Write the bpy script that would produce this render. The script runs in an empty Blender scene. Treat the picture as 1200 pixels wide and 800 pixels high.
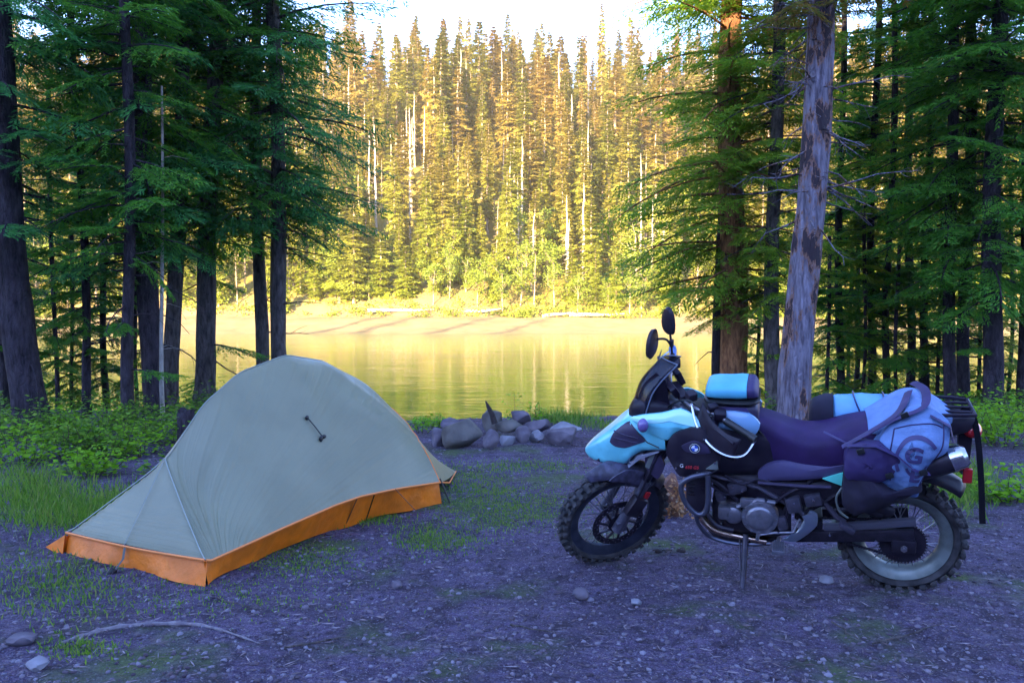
import bpy, bmesh, math, random
import numpy as np
from mathutils import Vector, Matrix, noise
from mathutils.bvhtree import BVHTree
R_ = math.radians
rng = np.random.default_rng(7); random.seed(7)
scene = bpy.context.scene
COL = scene.collection
H = 1.4; PITCH = math.atan(.035)
# ------------------------------------------------------------------ helpers
def tag(o, label=None, cat=None, group=None, kind=None):
    if label: o['label'] = label
    if cat: o['category'] = cat
    if group: o['group'] = group
    if kind: o['kind'] = kind
    return o
def empty(name, loc=(0,0,0), M=None):
    o = bpy.data.objects.new(name, None); COL.objects.link(o)
    o.empty_display_size = .1
    if M is not None: o.matrix_world = M
    else: o.location = loc
    return o
def link(name, me, parent=None):
    o = bpy.data.objects.new(name, me); COL.objects.link(o)
    if parent: o.parent = parent
    return o
def np_mesh(name, verts, quads, mats, smooth=False, mi=None):
    me = bpy.data.meshes.new(name)
    v = np.asarray(verts, dtype=np.float32).reshape(-1,3); q = np.asarray(quads, dtype=np.int32)
    k = q.shape[1]
    me.vertices.add(len(v)); me.vertices.foreach_set('co', v.ravel())
    me.loops.add(q.size); me.loops.foreach_set('vertex_index', q.ravel())
    me.polygons.add(len(q)); me.polygons.foreach_set('loop_start', np.arange(len(q), dtype=np.int32)*k)
    me.polygons.foreach_set('loop_total', np.full(len(q), k, dtype=np.int32))
    if mi is not None: me.polygons.foreach_set('material_index', np.asarray(mi, dtype=np.int32))
    if smooth: me.polygons.foreach_set('use_smooth', np.ones(len(q), dtype=bool))
    me.update(calc_edges=True); me.validate()
    for m in (mats if isinstance(mats, (list, tuple)) else [mats]): me.materials.append(m)
    return me
def unit(a): return a/np.maximum(np.linalg.norm(a, axis=-1, keepdims=True), 1e-9)
def leaves(c, d, s, ln, wd):
    """rhombus leaves: base c, direction d, side s; returns verts (N*4,3)"""
    ln = np.broadcast_to(np.asarray(ln, float).reshape(-1,1), (len(c),1)); wd = np.broadcast_to(np.asarray(wd, float).reshape(-1,1), (len(c),1))
    m = c+d*ln*.45
    return np.stack([c, m+s*wd*.5, c+d*ln, m-s*wd*.5], 1).reshape(-1,3)
def qidx(n): return np.arange(n*4, dtype=np.int32).reshape(-1,4)

class MB:
    def __init__(s): s.v=[]; s.f=[]; s.m=[]; s.X=None
    def add(s, vs, fs, m=0):
        b=len(s.v)
        vs=[Vector(v) for v in vs]
        if s.X: vs=[s.X(v) for v in vs]
        s.v+=vs
        s.f+=[[b+i for i in f] for f in fs]; s.m+=[m]*len(fs); return s
    def tube(s, pts, r, n=8, m=0, cap=True, flat=1.0, up=None):
        pts=[Vector(p) for p in pts]; N=len(pts); rs=r if isinstance(r,(list,tuple)) else [r]*N
        vs=[]; prev=None
        for i,p in enumerate(pts):
            t=(pts[min(i+1,N-1)]-pts[max(i-1,0)]).normalized()
            if prev is None:
                a=Vector(up) if up else (Vector((0,0,1)) if abs(t.z)<.9 else Vector((1,0,0)))
                u=(a-t*a.dot(t)).normalized()
            else: u=(prev-t*prev.dot(t)).normalized()
            prev=u; w=t.cross(u)
            for k in range(n):
                a=2*math.pi*k/n; vs.append(p+(u*math.cos(a)*flat+w*math.sin(a))*rs[i])
        fs=[[i*n+k,i*n+(k+1)%n,(i+1)*n+(k+1)%n,(i+1)*n+k] for i in range(N-1) for k in range(n)]
        if cap: fs+=[list(range(n))[::-1], [(N-1)*n+k for k in range(n)]]
        return s.add(vs,fs,m)
    def box(s, c, size, rot=None, m=0, bev=0.0):
        c=Vector(c); hx,hy,hz=[a/2 for a in size]; bv=min(bev,hx*.9,hy*.9,hz*.9)
        if bv<=0:
            vs=[Vector((x*hx,y*hy,z*hz)) for x in(-1,1) for y in(-1,1) for z in(-1,1)]
            fs=[[0,1,3,2],[4,6,7,5],[0,4,5,1],[2,3,7,6],[0,2,6,4],[1,5,7,3]]
        else:
            bm=bmesh.new(); bmesh.ops.create_cube(bm,size=1)
            for v in bm.verts: v.co=Vector((v.co.x*2*hx,v.co.y*2*hy,v.co.z*2*hz))
            bmesh.ops.bevel(bm,geom=bm.edges[:],offset=bv,segments=2,affect='EDGES',profile=.6)
            vs=[v.co.copy() for v in bm.verts]; fs=[[v.index for v in f.verts] for f in bm.faces]; bm.free()
        if rot: 
            Rm=rot if isinstance(rot,Matrix) else Matrix.Rotation(rot[1],3,rot[0])
            vs=[Rm@v for v in vs]
        return s.add([c+v for v in vs],fs,m)
    def ell(s, c, r, n=16, k=10, m=0, pw=1.0, rot=None):
        vs=[];fs=[]
        sg=lambda a: math.copysign(abs(a)**pw,a)
        for i in range(k+1):
            th=math.pi*i/k
            for j in range(n):
                ph=2*math.pi*j/n
                p=Vector((r[0]*sg(math.sin(th))*sg(math.cos(ph)),r[1]*sg(math.sin(th))*sg(math.sin(ph)),r[2]*sg(math.cos(th))))
                if rot: p=Matrix.Rotation(rot[1],3,rot[0])@p
                vs.append(Vector(c)+p)
        fs=[[i*n+j,(i+1)*n+j,(i+1)*n+(j+1)%n,i*n+(j+1)%n] for i in range(k) for j in range(n)]
        return s.add(vs,fs,m)
    def lathe(s, c, prof, n=48, m=0, closed=True, a0=0, a1=2*math.pi):
        """around the y axis; prof = [(radius, y)]"""
        P=len(prof); full=abs(a1-a0-2*math.pi)<1e-6; N=n if full else n+1; vs=[]
        for i in range(N):
            a=a0+(a1-a0)*i/n
            for (r,y) in prof: vs.append(Vector(c)+Vector((r*math.cos(a),y,r*math.sin(a))))
        fs=[]
        for i in range(n):
            j=(i+1)%N
            for k in range(P if closed else P-1):
                l=(k+1)%P; fs.append([i*P+k,i*P+l,j*P+l,j*P+k])
        if not full and closed: fs+=[list(range(P)), [(N-1)*P+k for k in range(P)][::-1]]
        return s.add(vs,fs,m)
    def panel(s, poly, yf, th=.006, bulge=0.0, rings=5, m=0, sm=3, side=1):
        """pillow plate over polygon (x,z); yf(x,z) is lateral position; side=-1 mirrors"""
        P=[Vector(p) for p in poly]
        if sm:
            Q=[]; n=len(P)
            for i in range(n):
                a,b,c,d=P[i-1],P[i],P[(i+1)%n],P[(i+2)%n]
                for k in range(sm):
                    t=k/sm
                    cr=.5*((2*b)+(c-a)*t+(2*a-5*b+4*c-d)*t*t+(3*b-a-3*c+d)*t**3)
                    Q.append(cr*.6+(b.lerp(c,t))*.4)
            P=Q
        n=len(P); cen=sum(P,Vector((0,0)))/n; vs=[]
        if not callable(yf): y0=yf; yf=lambda x,z:y0
        for layer in (0,1):
            for r in range(rings+1):
                f=1-r/rings
                for p in P:
                    q=cen+(p-cen)*f; y=yf(q.x,q.y)
                    y += bulge*(1-f**2.5) if layer==0 else -th-(bulge*.2)*(1-f**2)
                    vs.append(Vector((q.x,y*side,q.y)))
        L=n*(rings+1); fs=[]
        for r in range(rings):
            for i in range(n):
                j=(i+1)%n; a,b,c,d=r*n+i,r*n+j,(r+1)*n+j,(r+1)*n+i
                fs.append([a,b,c,d]); fs.append([L+d,L+c,L+b,L+a])
        for i in range(n): fs.append([i,L+i,L+(i+1)%n,(i+1)%n])
        return s.add(vs,fs,m)
    def loft(s, secs, n=20, pw=.75, m=0, cap=True):
        """secs: (x, ztop, zbot, halfwidth[, ycentre]) superellipse sections along x"""
        sg=lambda a: math.copysign(abs(a)**pw,a); vs=[]
        for sc in secs:
            x,zt,zb,w=sc[:4]; yc=sc[4] if len(sc)>4 else 0
            for k in range(n):
                a=2*math.pi*k/n
                vs.append(Vector((x,yc+w*sg(math.cos(a)),(zt+zb)/2+(zt-zb)/2*sg(math.sin(a)))))
        N=len(secs)
        fs=[[i*n+k,(i+1)*n+k,(i+1)*n+(k+1)%n,i*n+(k+1)%n] for i in range(N-1) for k in range(n)]
        if cap: fs+=[list(range(n)), [(N-1)*n+k for k in range(n)][::-1]]
        return s.add(vs,fs,m)
    def build(s, name, mats, parent=None, smooth=True, ang=40, sub=0):
        me=bpy.data.meshes.new(name); me.from_pydata([tuple(v) for v in s.v],[],s.f)
        for m in (mats if isinstance(mats,(list,tuple)) else [mats]): me.materials.append(m)
        me.polygons.foreach_set('material_index', s.m)
        bm=bmesh.new(); bm.from_mesh(me); bmesh.ops.remove_doubles(bm,verts=bm.verts,dist=1e-5); bmesh.ops.recalc_face_normals(bm,faces=bm.faces); bm.to_mesh(me); bm.free()
        if smooth:
            me.polygons.foreach_set('use_smooth', [True]*len(me.polygons))
            try: me.set_sharp_from_angle(angle=R_(ang))
            except Exception: pass
        me.update(); o=link(name,me,parent)
        if sub:
            md=o.modifiers.new('s','SUBSURF'); md.levels=md.render_levels=sub
        return o
def loft_spline(secs, k=4):
    out=[]
    for i in range(len(secs)-1):
        a=secs[max(i-1,0)]; b=secs[i]; c=secs[i+1]; d=secs[min(i+2,len(secs)-1)]
        for j in range(k):
            t=j/k; out.append(tuple(.5*((2*b[q])+(c[q]-a[q])*t+(2*a[q]-5*b[q]+4*c[q]-d[q])*t*t+(3*b[q]-a[q]-3*c[q]+d[q])*t**3) for q in range(len(b))))
    out.append(tuple(secs[-1])); return out
def curve(pts, k=6):
    return [Vector(p) for p in loft_spline([tuple(p) for p in pts], k)]
# ------------------------------------------------------------------ materials
MATS={}
def mat(name, col=(.5,.5,.5), rough=.6, metal=0., spec=.5, noise_amt=0., nscale=20., bump=0., bscale=None, trans=0., col2=None, coat=0., coord='Object', detail=6):
    if name in MATS: return MATS[name]
    m=bpy.data.materials.new(name); m.use_nodes=True; nt=m.node_tree; N=nt.nodes; Lk=nt.links
    b=N['Principled BSDF']; b.inputs['Base Color'].default_value=(*col,1); b.inputs['Roughness'].default_value=rough; b.inputs['Metallic'].default_value=metal
    b.inputs['Specular IOR Level'].default_value=spec
    if coat: b.inputs['Coat Weight'].default_value=coat; b.inputs['Coat Roughness'].default_value=.08
    if noise_amt or col2 or bump:
        tc=N.new('ShaderNodeTexCoord'); no=N.new('ShaderNodeTexNoise'); no.inputs['Scale'].default_value=nscale; no.inputs['Detail'].default_value=detail
        Lk.new(tc.outputs[coord],no.inputs['Vector'])
        if noise_amt or col2:
            mx=N.new('ShaderNodeMix'); mx.data_type='RGBA'
            c2=col2 or tuple(c*(1-noise_amt) for c in col)
            mx.inputs[6].default_value=(*col,1); mx.inputs[7].default_value=(*c2,1)
            rp=N.new('ShaderNodeMapRange'); rp.inputs[1].default_value=.38; rp.inputs[2].default_value=.62
            Lk.new(no.outputs[0],rp.inputs[0]); Lk.new(rp.outputs[0],mx.inputs[0]); Lk.new(mx.outputs[2],b.inputs['Base Color'])
            r2=N.new('ShaderNodeMapRange'); r2.inputs[3].default_value=max(rough-.1,.02); r2.inputs[4].default_value=min(rough+.15,1)
            Lk.new(no.outputs[0],r2.inputs[0]); Lk.new(r2.outputs[0],b.inputs['Roughness'])
        if bump:
            n2=N.new('ShaderNodeTexNoise'); n2.inputs['Scale'].default_value=bscale or nscale; n2.inputs['Detail'].default_value=detail
            Lk.new(tc.outputs[coord],n2.inputs['Vector'])
            bp=N.new('ShaderNodeBump'); bp.inputs['Strength'].default_value=bump; bp.inputs['Distance'].default_value=.02
            Lk.new(n2.outputs[0],bp.inputs['Height']); Lk.new(bp.outputs[0],b.inputs['Normal'])
    if trans:
        tr=N.new('ShaderNodeBsdfTranslucent'); ms=N.new('ShaderNodeMixShader'); ms.inputs[0].default_value=trans
        tr.inputs['Color'].default_value=(*[min(1,c*1.6) for c in col],1)
        out=N['Material Output']; Lk.new(b.outputs[0],ms.inputs[1]); Lk.new(tr.outputs[0],ms.inputs[2]); Lk.new(ms.outputs[0],out.inputs['Surface'])
    MATS[name]=m; return m
def leafmat(name, cols, rough=.6, trans=.25, objrand=0.0, objcols=None, spec=.3, zgreen=None):
    """colour picked per leaf (random per island); optionally mixed with a per-tree colour"""
    m=bpy.data.materials.new(name); m.use_nodes=True; nt=m.node_tree; N=nt.nodes; Lk=nt.links
    b=N['Principled BSDF']; b.inputs['Roughness'].default_value=rough; b.inputs['Specular IOR Level'].default_value=spec
    g=N.new('ShaderNodeNewGeometry'); cr=N.new('ShaderNodeValToRGB'); e=cr.color_ramp.elements
    while len(e)<len(cols): e.new(.5)
    for i,c in enumerate(cols): e[i].position=i/(len(cols)-1); e[i].color=(*c,1)
    Lk.new(g.outputs['Random Per Island'],cr.inputs[0]); colout=cr.outputs[0]
    if objcols:
        oi=N.new('ShaderNodeObjectInfo'); c2=N.new('ShaderNodeValToRGB'); e=c2.color_ramp.elements
        while len(e)<len(objcols): e.new(.5)
        for i,c in enumerate(objcols): e[i].position=i/(len(objcols)-1); e[i].color=(*c,1)
        Lk.new(oi.outputs['Random'],c2.inputs[0])
        mx=N.new('ShaderNodeMix'); mx.data_type='RGBA'; mx.inputs[0].default_value=objrand
        Lk.new(colout,mx.inputs[6]); Lk.new(c2.outputs[0],mx.inputs[7]); colout=mx.outputs[2]
    if zgreen:
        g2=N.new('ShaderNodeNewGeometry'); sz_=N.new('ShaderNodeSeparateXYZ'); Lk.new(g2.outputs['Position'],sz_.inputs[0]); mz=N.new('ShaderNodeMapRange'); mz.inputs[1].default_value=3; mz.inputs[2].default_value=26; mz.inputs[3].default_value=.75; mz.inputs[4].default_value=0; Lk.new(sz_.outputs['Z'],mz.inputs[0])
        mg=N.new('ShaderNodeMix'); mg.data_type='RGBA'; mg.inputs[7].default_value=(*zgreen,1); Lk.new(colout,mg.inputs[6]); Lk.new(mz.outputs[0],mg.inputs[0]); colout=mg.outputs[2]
    Lk.new(colout,b.inputs['Base Color'])
    if trans:
        tr=N.new('ShaderNodeBsdfTranslucent'); ms=N.new('ShaderNodeMixShader'); ms.inputs[0].default_value=trans
        Lk.new(colout,tr.inputs['Color']); out=N['Material Output']
        Lk.new(b.outputs[0],ms.inputs[1]); Lk.new(tr.outputs[0],ms.inputs[2]); Lk.new(ms.outputs[0],out.inputs['Surface'])
    return m
def barkmat(name, c1, c2, c3=None, c4=None, patch=0.0, zs=.30, scale=17):
    m=bpy.data.materials.new(name); m.use_nodes=True; nt=m.node_tree; N=nt.nodes; Lk=nt.links
    b=N['Principled BSDF']; b.inputs['Roughness'].default_value=.9; b.inputs['Specular IOR Level'].default_value=.25
    tc=N.new('ShaderNodeTexCoord'); mp=N.new('ShaderNodeMapping'); mp.inputs['Scale'].default_value=(1,1,zs)
    Lk.new(tc.outputs['Object'],mp.inputs[0])
    no=N.new('ShaderNodeTexNoise'); no.inputs['Scale'].default_value=scale; no.inputs['Detail'].default_value=9; no.inputs['Roughness'].default_value=.65
    vo=N.new('ShaderNodeTexVoronoi'); vo.inputs['Scale'].default_value=scale*1.6; vo.feature='DISTANCE_TO_EDGE'
    Lk.new(mp.outputs[0],no.inputs['Vector']); Lk.new(mp.outputs[0],vo.inputs['Vector'])
    rp=N.new('ShaderNodeMapRange'); rp.inputs[1].default_value=.35; rp.inputs[2].default_value=.65; Lk.new(no.outputs[0],rp.inputs[0])
    mx=N.new('ShaderNodeMix'); mx.data_type='RGBA'; mx.inputs[6].default_value=(*c1,1); mx.inputs[7].default_value=(*c2,1); Lk.new(rp.outputs[0],mx.inputs[0])
    out=mx.outputs[2]
    if c3:
        n3=N.new('ShaderNodeTexNoise'); n3.inputs['Scale'].default_value=4.5; n3.inputs['Detail'].default_value=9; n3.inputs['Roughness'].default_value=.68
        m3=N.new('ShaderNodeMapping'); m3.inputs['Scale'].default_value=(1,1,.35); Lk.new(tc.outputs['Object'],m3.inputs[0]); Lk.new(m3.outputs[0],n3.inputs['Vector'])
        r3=N.new('ShaderNodeMapRange'); r3.inputs[1].default_value=.56-patch; r3.inputs[2].default_value=.60-patch; Lk.new(n3.outputs[0],r3.inputs[0])
        x3=N.new('ShaderNodeMix'); x3.data_type='RGBA'; x3.inputs[7].default_value=(*c3,1); Lk.new(out,x3.inputs[6]); Lk.new(r3.outputs[0],x3.inputs[0]); out=x3.outputs[2]
    if c4:
        r4=N.new('ShaderNodeMapRange'); r4.inputs[1].default_value=.60-patch; r4.inputs[2].default_value=.615-patch; Lk.new(n3.outputs[0],r4.inputs[0])
        x4=N.new('ShaderNodeMix'); x4.data_type='RGBA'; x4.inputs[7].default_value=(*c4,1); Lk.new(out,x4.inputs[6]); Lk.new(r4.outputs[0],x4.inputs[0]); out=x4.outputs[2]
    Lk.new(out,b.inputs['Base Color'])
    ad=N.new('ShaderNodeMath'); ad.operation='ADD'; mi=N.new('ShaderNodeMath'); mi.operation='MINIMUM'; mi.inputs[1].default_value=.12
    Lk.new(vo.outputs['Distance'],mi.inputs[0]); ml=N.new('ShaderNodeMath'); ml.operation='MULTIPLY'; ml.inputs[1].default_value=3.; Lk.new(mi.outputs[0],ml.inputs[0])
    Lk.new(ml.outputs[0],ad.inputs[0]); Lk.new(no.outputs[0],ad.inputs[1])
    bp=N.new('ShaderNodeBump'); bp.inputs['Strength'].default_value=.8; bp.inputs['Distance'].default_value=.03
    Lk.new(ad.outputs[0],bp.inputs['Height']); Lk.new(bp.outputs[0],b.inputs['Normal'])
    return m
# ------------------------------------------------------------------ camera, light
cam=bpy.data.cameras.new('camera'); cam.lens=30; cam.sensor_width=36; cam.clip_end=3000; cam.clip_start=.05
co=bpy.data.objects.new('camera',cam); COL.objects.link(co); co.location=(0,0,H); co.rotation_euler=(math.pi/2-PITCH,0,0); scene.camera=co
SUN_EL=R_(13); AZ=R_(26)      # sun stands behind the camera to the left
tosun=Vector((-math.sin(AZ)*math.cos(SUN_EL),-math.cos(AZ)*math.cos(SUN_EL),math.sin(SUN_EL)))
sl=bpy.data.lights.new('sun','SUN'); sl.energy=5; sl.angle=R_(.5); sl.color=(1,.78,.5)
so=bpy.data.objects.new('sun',sl); COL.objects.link(so); so.rotation_euler=tosun.to_track_quat('Z','Y').to_euler()
w=bpy.data.worlds.new('World'); scene.world=w; w.use_nodes=True; nt=w.node_tree
sky=nt.nodes.new('ShaderNodeTexSky'); sky.sky_type='NISHITA'; sky.sun_disc=False; sky.sun_elevation=SUN_EL
sky.sun_rotation=math.atan2(tosun.x,tosun.y); sky.ozone_density=3.0; sky.air_density=1.0; sky.dust_density=.6; sky.altitude=1500
bg=nt.nodes['Background']; tint=nt.nodes.new('ShaderNodeMix'); tint.data_type='RGBA'; tint.blend_type='MULTIPLY'; tint.inputs[0].default_value=1; tint.inputs[7].default_value=(.97,.92,1.10,1)
nt.links.new(sky.outputs[0],tint.inputs[6]); nt.links.new(tint.outputs[2],bg.inputs[0]); bg.inputs[1].default_value=.15
scene.view_settings.view_transform='Standard'; scene.view_settings.look='None'; scene.view_settings.exposure=3.15; scene.view_settings.gamma=1
scene.cycles.max_bounces=6; scene.cycles.diffuse_bounces=3; scene.cycles.transparent_max_bounces=8
try: scene.cycles.use_denoising=True
except Exception: pass
# ------------------------------------------------------------------ terrain
def sstep(a,b,x):
    t=np.clip((x-a)/(b-a),0,1); return t*t*(3-2*t)
def fbm(x,y,s,o=3,seed=0.):
    x=np.asarray(x,float); y=np.asarray(y,float); out=np.zeros(np.broadcast(x,y).shape); a=1.
    for i in range(o):
        ph=seed+i*1.7
        out+=a*(np.sin(x*s+1.3*np.sin(y*s*.7+ph)+ph)*np.cos(y*s*1.1+1.1*np.sin(x*s*.8+2*ph)-ph)); s*=2.1; a*=.5
    return out
def shore(x): return 14.3+2.6*sstep(2.8,6,x)+1.2*sstep(-2.5,-6,x)+.25*np.sin(x*1.3)
WATER=-.62
def ter(x,y):
    x=np.asarray(x,float); y=np.asarray(y,float)
    z=.018*fbm(x,y,1.3,4)+.006*fbm(x,y,11,2,2.)
    ys=shore(x)
    z=z-.62*sstep(ys-3.4,ys,y)-2.2*sstep(ys,ys+8,y)
    far=78+1.5*np.sin(x*.06)+1.0*np.sin(x*.21)
    z=z+2.2*sstep(far-8,far+1,y)*1.0+1.45*sstep(far,far+13,y)+.06*fbm(x,y,.6,3)*sstep(far-2,far+4,y)
    hy=np.maximum(y-far-13,0)
    hill=.575*hy-.0009*hy**2; hill=np.where(hy>270,.575*270-.0009*270**2,hill)
    top=51+5*np.sin(x*.03+1)+.0022*np.minimum(x,0)**2*sstep(0,-80,x)+12*sstep(20,90,x)
    hill=np.minimum(hill,top+ (hill-top)*.08)
    z=z+hill*1.0+sstep(0,20,hy)*1.0*fbm(x,y,.12,3,1.)
    back=np.maximum(-14-y,0); z=z+np.where(back>0,np.minimum(.62*back,24.5-9*np.exp(-((x+30.3)/2.9)**2))*sstep(0,8,back),0)  # unseen ridge added behind camera to shade the camp; notch lets sun through
    return z
def zz(x,y): return float(ter(x,y))
def axis(segs):
    out=[]
    for a,b,st in segs: out+=list(np.arange(a,b,st))
    return np.array(out+[segs[-1][1]])
gx=axis([(-640,-150,35),(-150,-60,6),(-60,-12,1.5),(-12,-6,.4),(-6,5,.05),(5,12,.3),(12,60,2),(60,150,6),(150,640,35)])
gy=axis([(-110,-60,10),(-60,-14,3),(-14,0,1),(0,2.5,.3),(2.5,9,.045),(9,18,.15),(18,74,3),(74,96,.8),(96,200,3),(200,380,30)])
GX,GY=np.meshgrid(gx,gy); GZ=ter(GX,GY); nx,ny=len(gx),len(gy)
ii,jj=np.meshgrid(np.arange(nx-1),np.arange(ny-1)); b0=(jj*nx+ii).ravel()
def groundmat():
    m=bpy.data.materials.new('ground_soil'); m.use_nodes=True; nt=m.node_tree; N=nt.nodes; Lk=nt.links
    b=N['Principled BSDF']; b.inputs['Roughness'].default_value=.92; b.inputs['Specular IOR Level'].default_value=.2
    g=N.new('ShaderNodeNewGeometry'); sp=N.new('ShaderNodeSeparateXYZ'); Lk.new(g.outputs['Position'],sp.inputs[0])
    def noi(s,d=8,r=.6):
        n=N.new('ShaderNodeTexNoise'); n.inputs['Scale'].default_value=s; n.inputs['Detail'].default_value=d; n.inputs['Roughness'].default_value=r; Lk.new(g.outputs['Position'],n.inputs['Vector']); return n.outputs[0]
    def mr(x,a,b_,c=0,d=1):
        r=N.new('ShaderNodeMapRange'); r.inputs[1].default_value=a; r.inputs[2].default_value=b_; r.inputs[3].default_value=c; r.inputs[4].default_value=d; Lk.new(x,r.inputs[0]); return r.outputs[0]
    def mix(f,a,b_):
        x=N.new('ShaderNodeMix'); x.data_type='RGBA'
        for k,v in ((6,a),(7,b_)):
            if isinstance(v,tuple): x.inputs[k].default_value=(*v,1)
            else: Lk.new(v,x.inputs[k])
        Lk.new(f,x.inputs[0]); return x.outputs[2]
    n1=noi(2.2); n2=noi(26,10,.72); n3=noi(140,4,.7)
    soil=mix(mr(n2,.38,.62),(.032,.020,.046),(.112,.080,.150))
    soil=mix(mr(n3,.5,.66),soil,(.22,.185,.25))
    soil=mix(mr(n1,.42,.62,0,.65),soil,(.040,.030,.042)); n7=noi(7.5,6,.7); soil=mix(mr(n7,.50,.60,0,.7),soil,(.034,.024,.036)); soil=mix(mr(noi(12,5,.7),.56,.64,0,.55),soil,(.17,.14,.19))
    vo=N.new('ShaderNodeTexVoronoi'); vo.inputs['Scale'].default_value=46; vo.inputs['Randomness'].default_value=1; Lk.new(g.outputs['Position'],vo.inputs['Vector'])
    soil=mix(mr(vo.outputs['Distance'],.10,.28,.75,0),soil,(.22,.20,.25))
    # mossy green tint in patches
    n4=noi(1.1,5); gm=mr(n4,.53,.65,0,.6)
    soil=mix(gm,soil,mix(mr(n2,.4,.6),(.055,.09,.025),(.11,.17,.03)))
    sand=mix(mr(noi(.5),.35,.65),(.27,.185,.075),(.34,.245,.105))
    duff=mix(mr(noi(.35),.35,.65),(.18,.15,.03),(.26,.19,.04))
    far=mr(sp.outputs['Y'],40,42); hill=mr(sp.outputs['Y'],90,97)
    c=mix(far,soil,sand); c=mix(hill,c,duff); Lk.new(c,b.inputs['Base Color'])
    ad=N.new('ShaderNodeMath'); ad.operation='ADD'; Lk.new(n2,ad.inputs[0]); ad2=N.new('ShaderNodeMath'); ad2.operation='MULTIPLY'; ad2.inputs[1].default_value=-.35; Lk.new(vo.outputs['Distance'],ad2.inputs[0]); Lk.new(ad2.outputs[0],ad.inputs[1])
    bp=N.new('ShaderNodeBump'); bp.inputs['Strength'].default_value=.9; bp.inputs['Distance'].default_value=.03; Lk.new(ad.outputs[0],bp.inputs['Height']); Lk.new(bp.outputs[0],b.inputs['Normal'])
    return m
g=link('ground',np_mesh('ground',np.stack([GX,GY,GZ],-1),np.stack([b0,b0+1,b0+nx+1,b0+nx],1),groundmat(),True)); tag(g,kind='structure')
# water
def watermat():
    m=bpy.data.materials.new('lake_water'); m.use_nodes=True; nt=m.node_tree; N=nt.nodes; Lk=nt.links
    b=N['Principled BSDF']; b.inputs['Base Color'].default_value=(.045,.17,.02,1); b.inputs['Roughness'].default_value=.05; b.inputs['IOR'].default_value=1.33; b.inputs['Specular IOR Level'].default_value=.5
    g=N.new('ShaderNodeNewGeometry'); mp=N.new('ShaderNodeMapping'); mp.inputs['Scale'].default_value=(.55,1.6,1); Lk.new(g.outputs['Position'],mp.inputs[0])
    n=N.new('ShaderNodeTexNoise'); n.inputs['Scale'].default_value=2.2; n.inputs['Detail'].default_value=4; Lk.new(mp.outputs[0],n.inputs['Vector'])
    n2=N.new('ShaderNodeTexNoise'); n2.inputs['Scale'].default_value=.35; n2.inputs['Detail'].default_value=3; Lk.new(mp.outputs[0],n2.inputs['Vector'])
    mx=N.new('ShaderNodeMath'); mx.operation='MULTIPLY'; Lk.new(n.outputs[0],mx.inputs[0]); Lk.new(n2.outputs[0],mx.inputs[1])
    bp=N.new('ShaderNodeBump'); bp.inputs['Strength'].default_value=.38; bp.inputs['Distance'].default_value=.075; Lk.new(mx.outputs[0],bp.inputs['Height']); Lk.new(bp.outputs[0],b.inputs['Normal'])
    return m
wv=np.array([(-640,10,WATER),(640,10,WATER),(640,88,WATER),(-640,88,WATER)],float)
tag(link('water',np_mesh('water',wv,[[0,1,2,3]],watermat())),kind='structure')
# ------------------------------------------------------------------ foliage
def bough(L, r, nb=26, step=.05, ln=.095, wd=.026, flat=.25, fan=.42, droop=.25):
    """flat conifer bough along +x; returns centres, dirs, sides, lens"""
    C=[];D=[];S=[];Ls=[]
    sp=lambda t: np.array([L*t, 0, L*(.05*t-droop*t*t+.12*droop*t**4)])
    for i in range(nb):
        t=.10+.90*(i+r.random())/nb; sd=1 if i%2 else -1
        bl=L*(fan*(1-t)**.7+.07)*r.uniform(.65,1.15); a=sd*R_(r.uniform(42,68)); p0=sp(t)
        d=np.array([math.cos(a),math.sin(a),r.uniform(-.35,.02)-droop*.5]); d/=np.linalg.norm(d)
        n=max(2,int(bl/step))
        for k in range(n):
            q=p0+d*bl*(k+.5)/n+np.array([0,0,-.12*bl*((k+.5)/n)**2])
            for s2 in (1,-1):
                aa=a+s2*R_(r.uniform(20,48))
                e=np.array([math.cos(aa),math.sin(aa),d[2]+r.uniform(-.35,.25)]); C.append(q); D.append(e)
                S.append(np.array([-math.sin(aa),math.cos(aa),r.normal()*flat*1.6])); Ls.append(ln*r.uniform(.7,1.25)*(1-.3*k/n))
    return np.array(C),unit(np.array(D)),unit(np.array(S)),np.array(Ls)
_r=np.random.default_rng(3)
PROTO={'n':[bough(1.0,_r,nb=34,step=.034,ln=.085,wd=.017,droop=_r.uniform(.12,.4)) for _ in range(9)],
       's':[bough(1.0,_r,nb=18,step=.06,ln=.12,wd=.03,droop=_r.uniform(.1,.35)) for _ in range(5)],
       'far':[bough(1.0,_r,nb=11,step=.17,ln=.40,wd=.13,fan=.6,droop=_r.uniform(.15,.4)) for _ in range(6)]}
def rotmat(az,pitch,roll):
    ca,sa,cp,sp_,cr,sr=math.cos(az),math.sin(az),math.cos(pitch),math.sin(pitch),math.cos(roll),math.sin(roll)
    Rz=np.array([[ca,-sa,0],[sa,ca,0],[0,0,1]]); Ry=np.array([[cp,0,-sp_],[0,1,0],[sp_,0,cp]]); Rx=np.array([[1,0,0],[0,cr,-sr],[0,sr,cr]])
    return Rz@Ry@Rx
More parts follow.
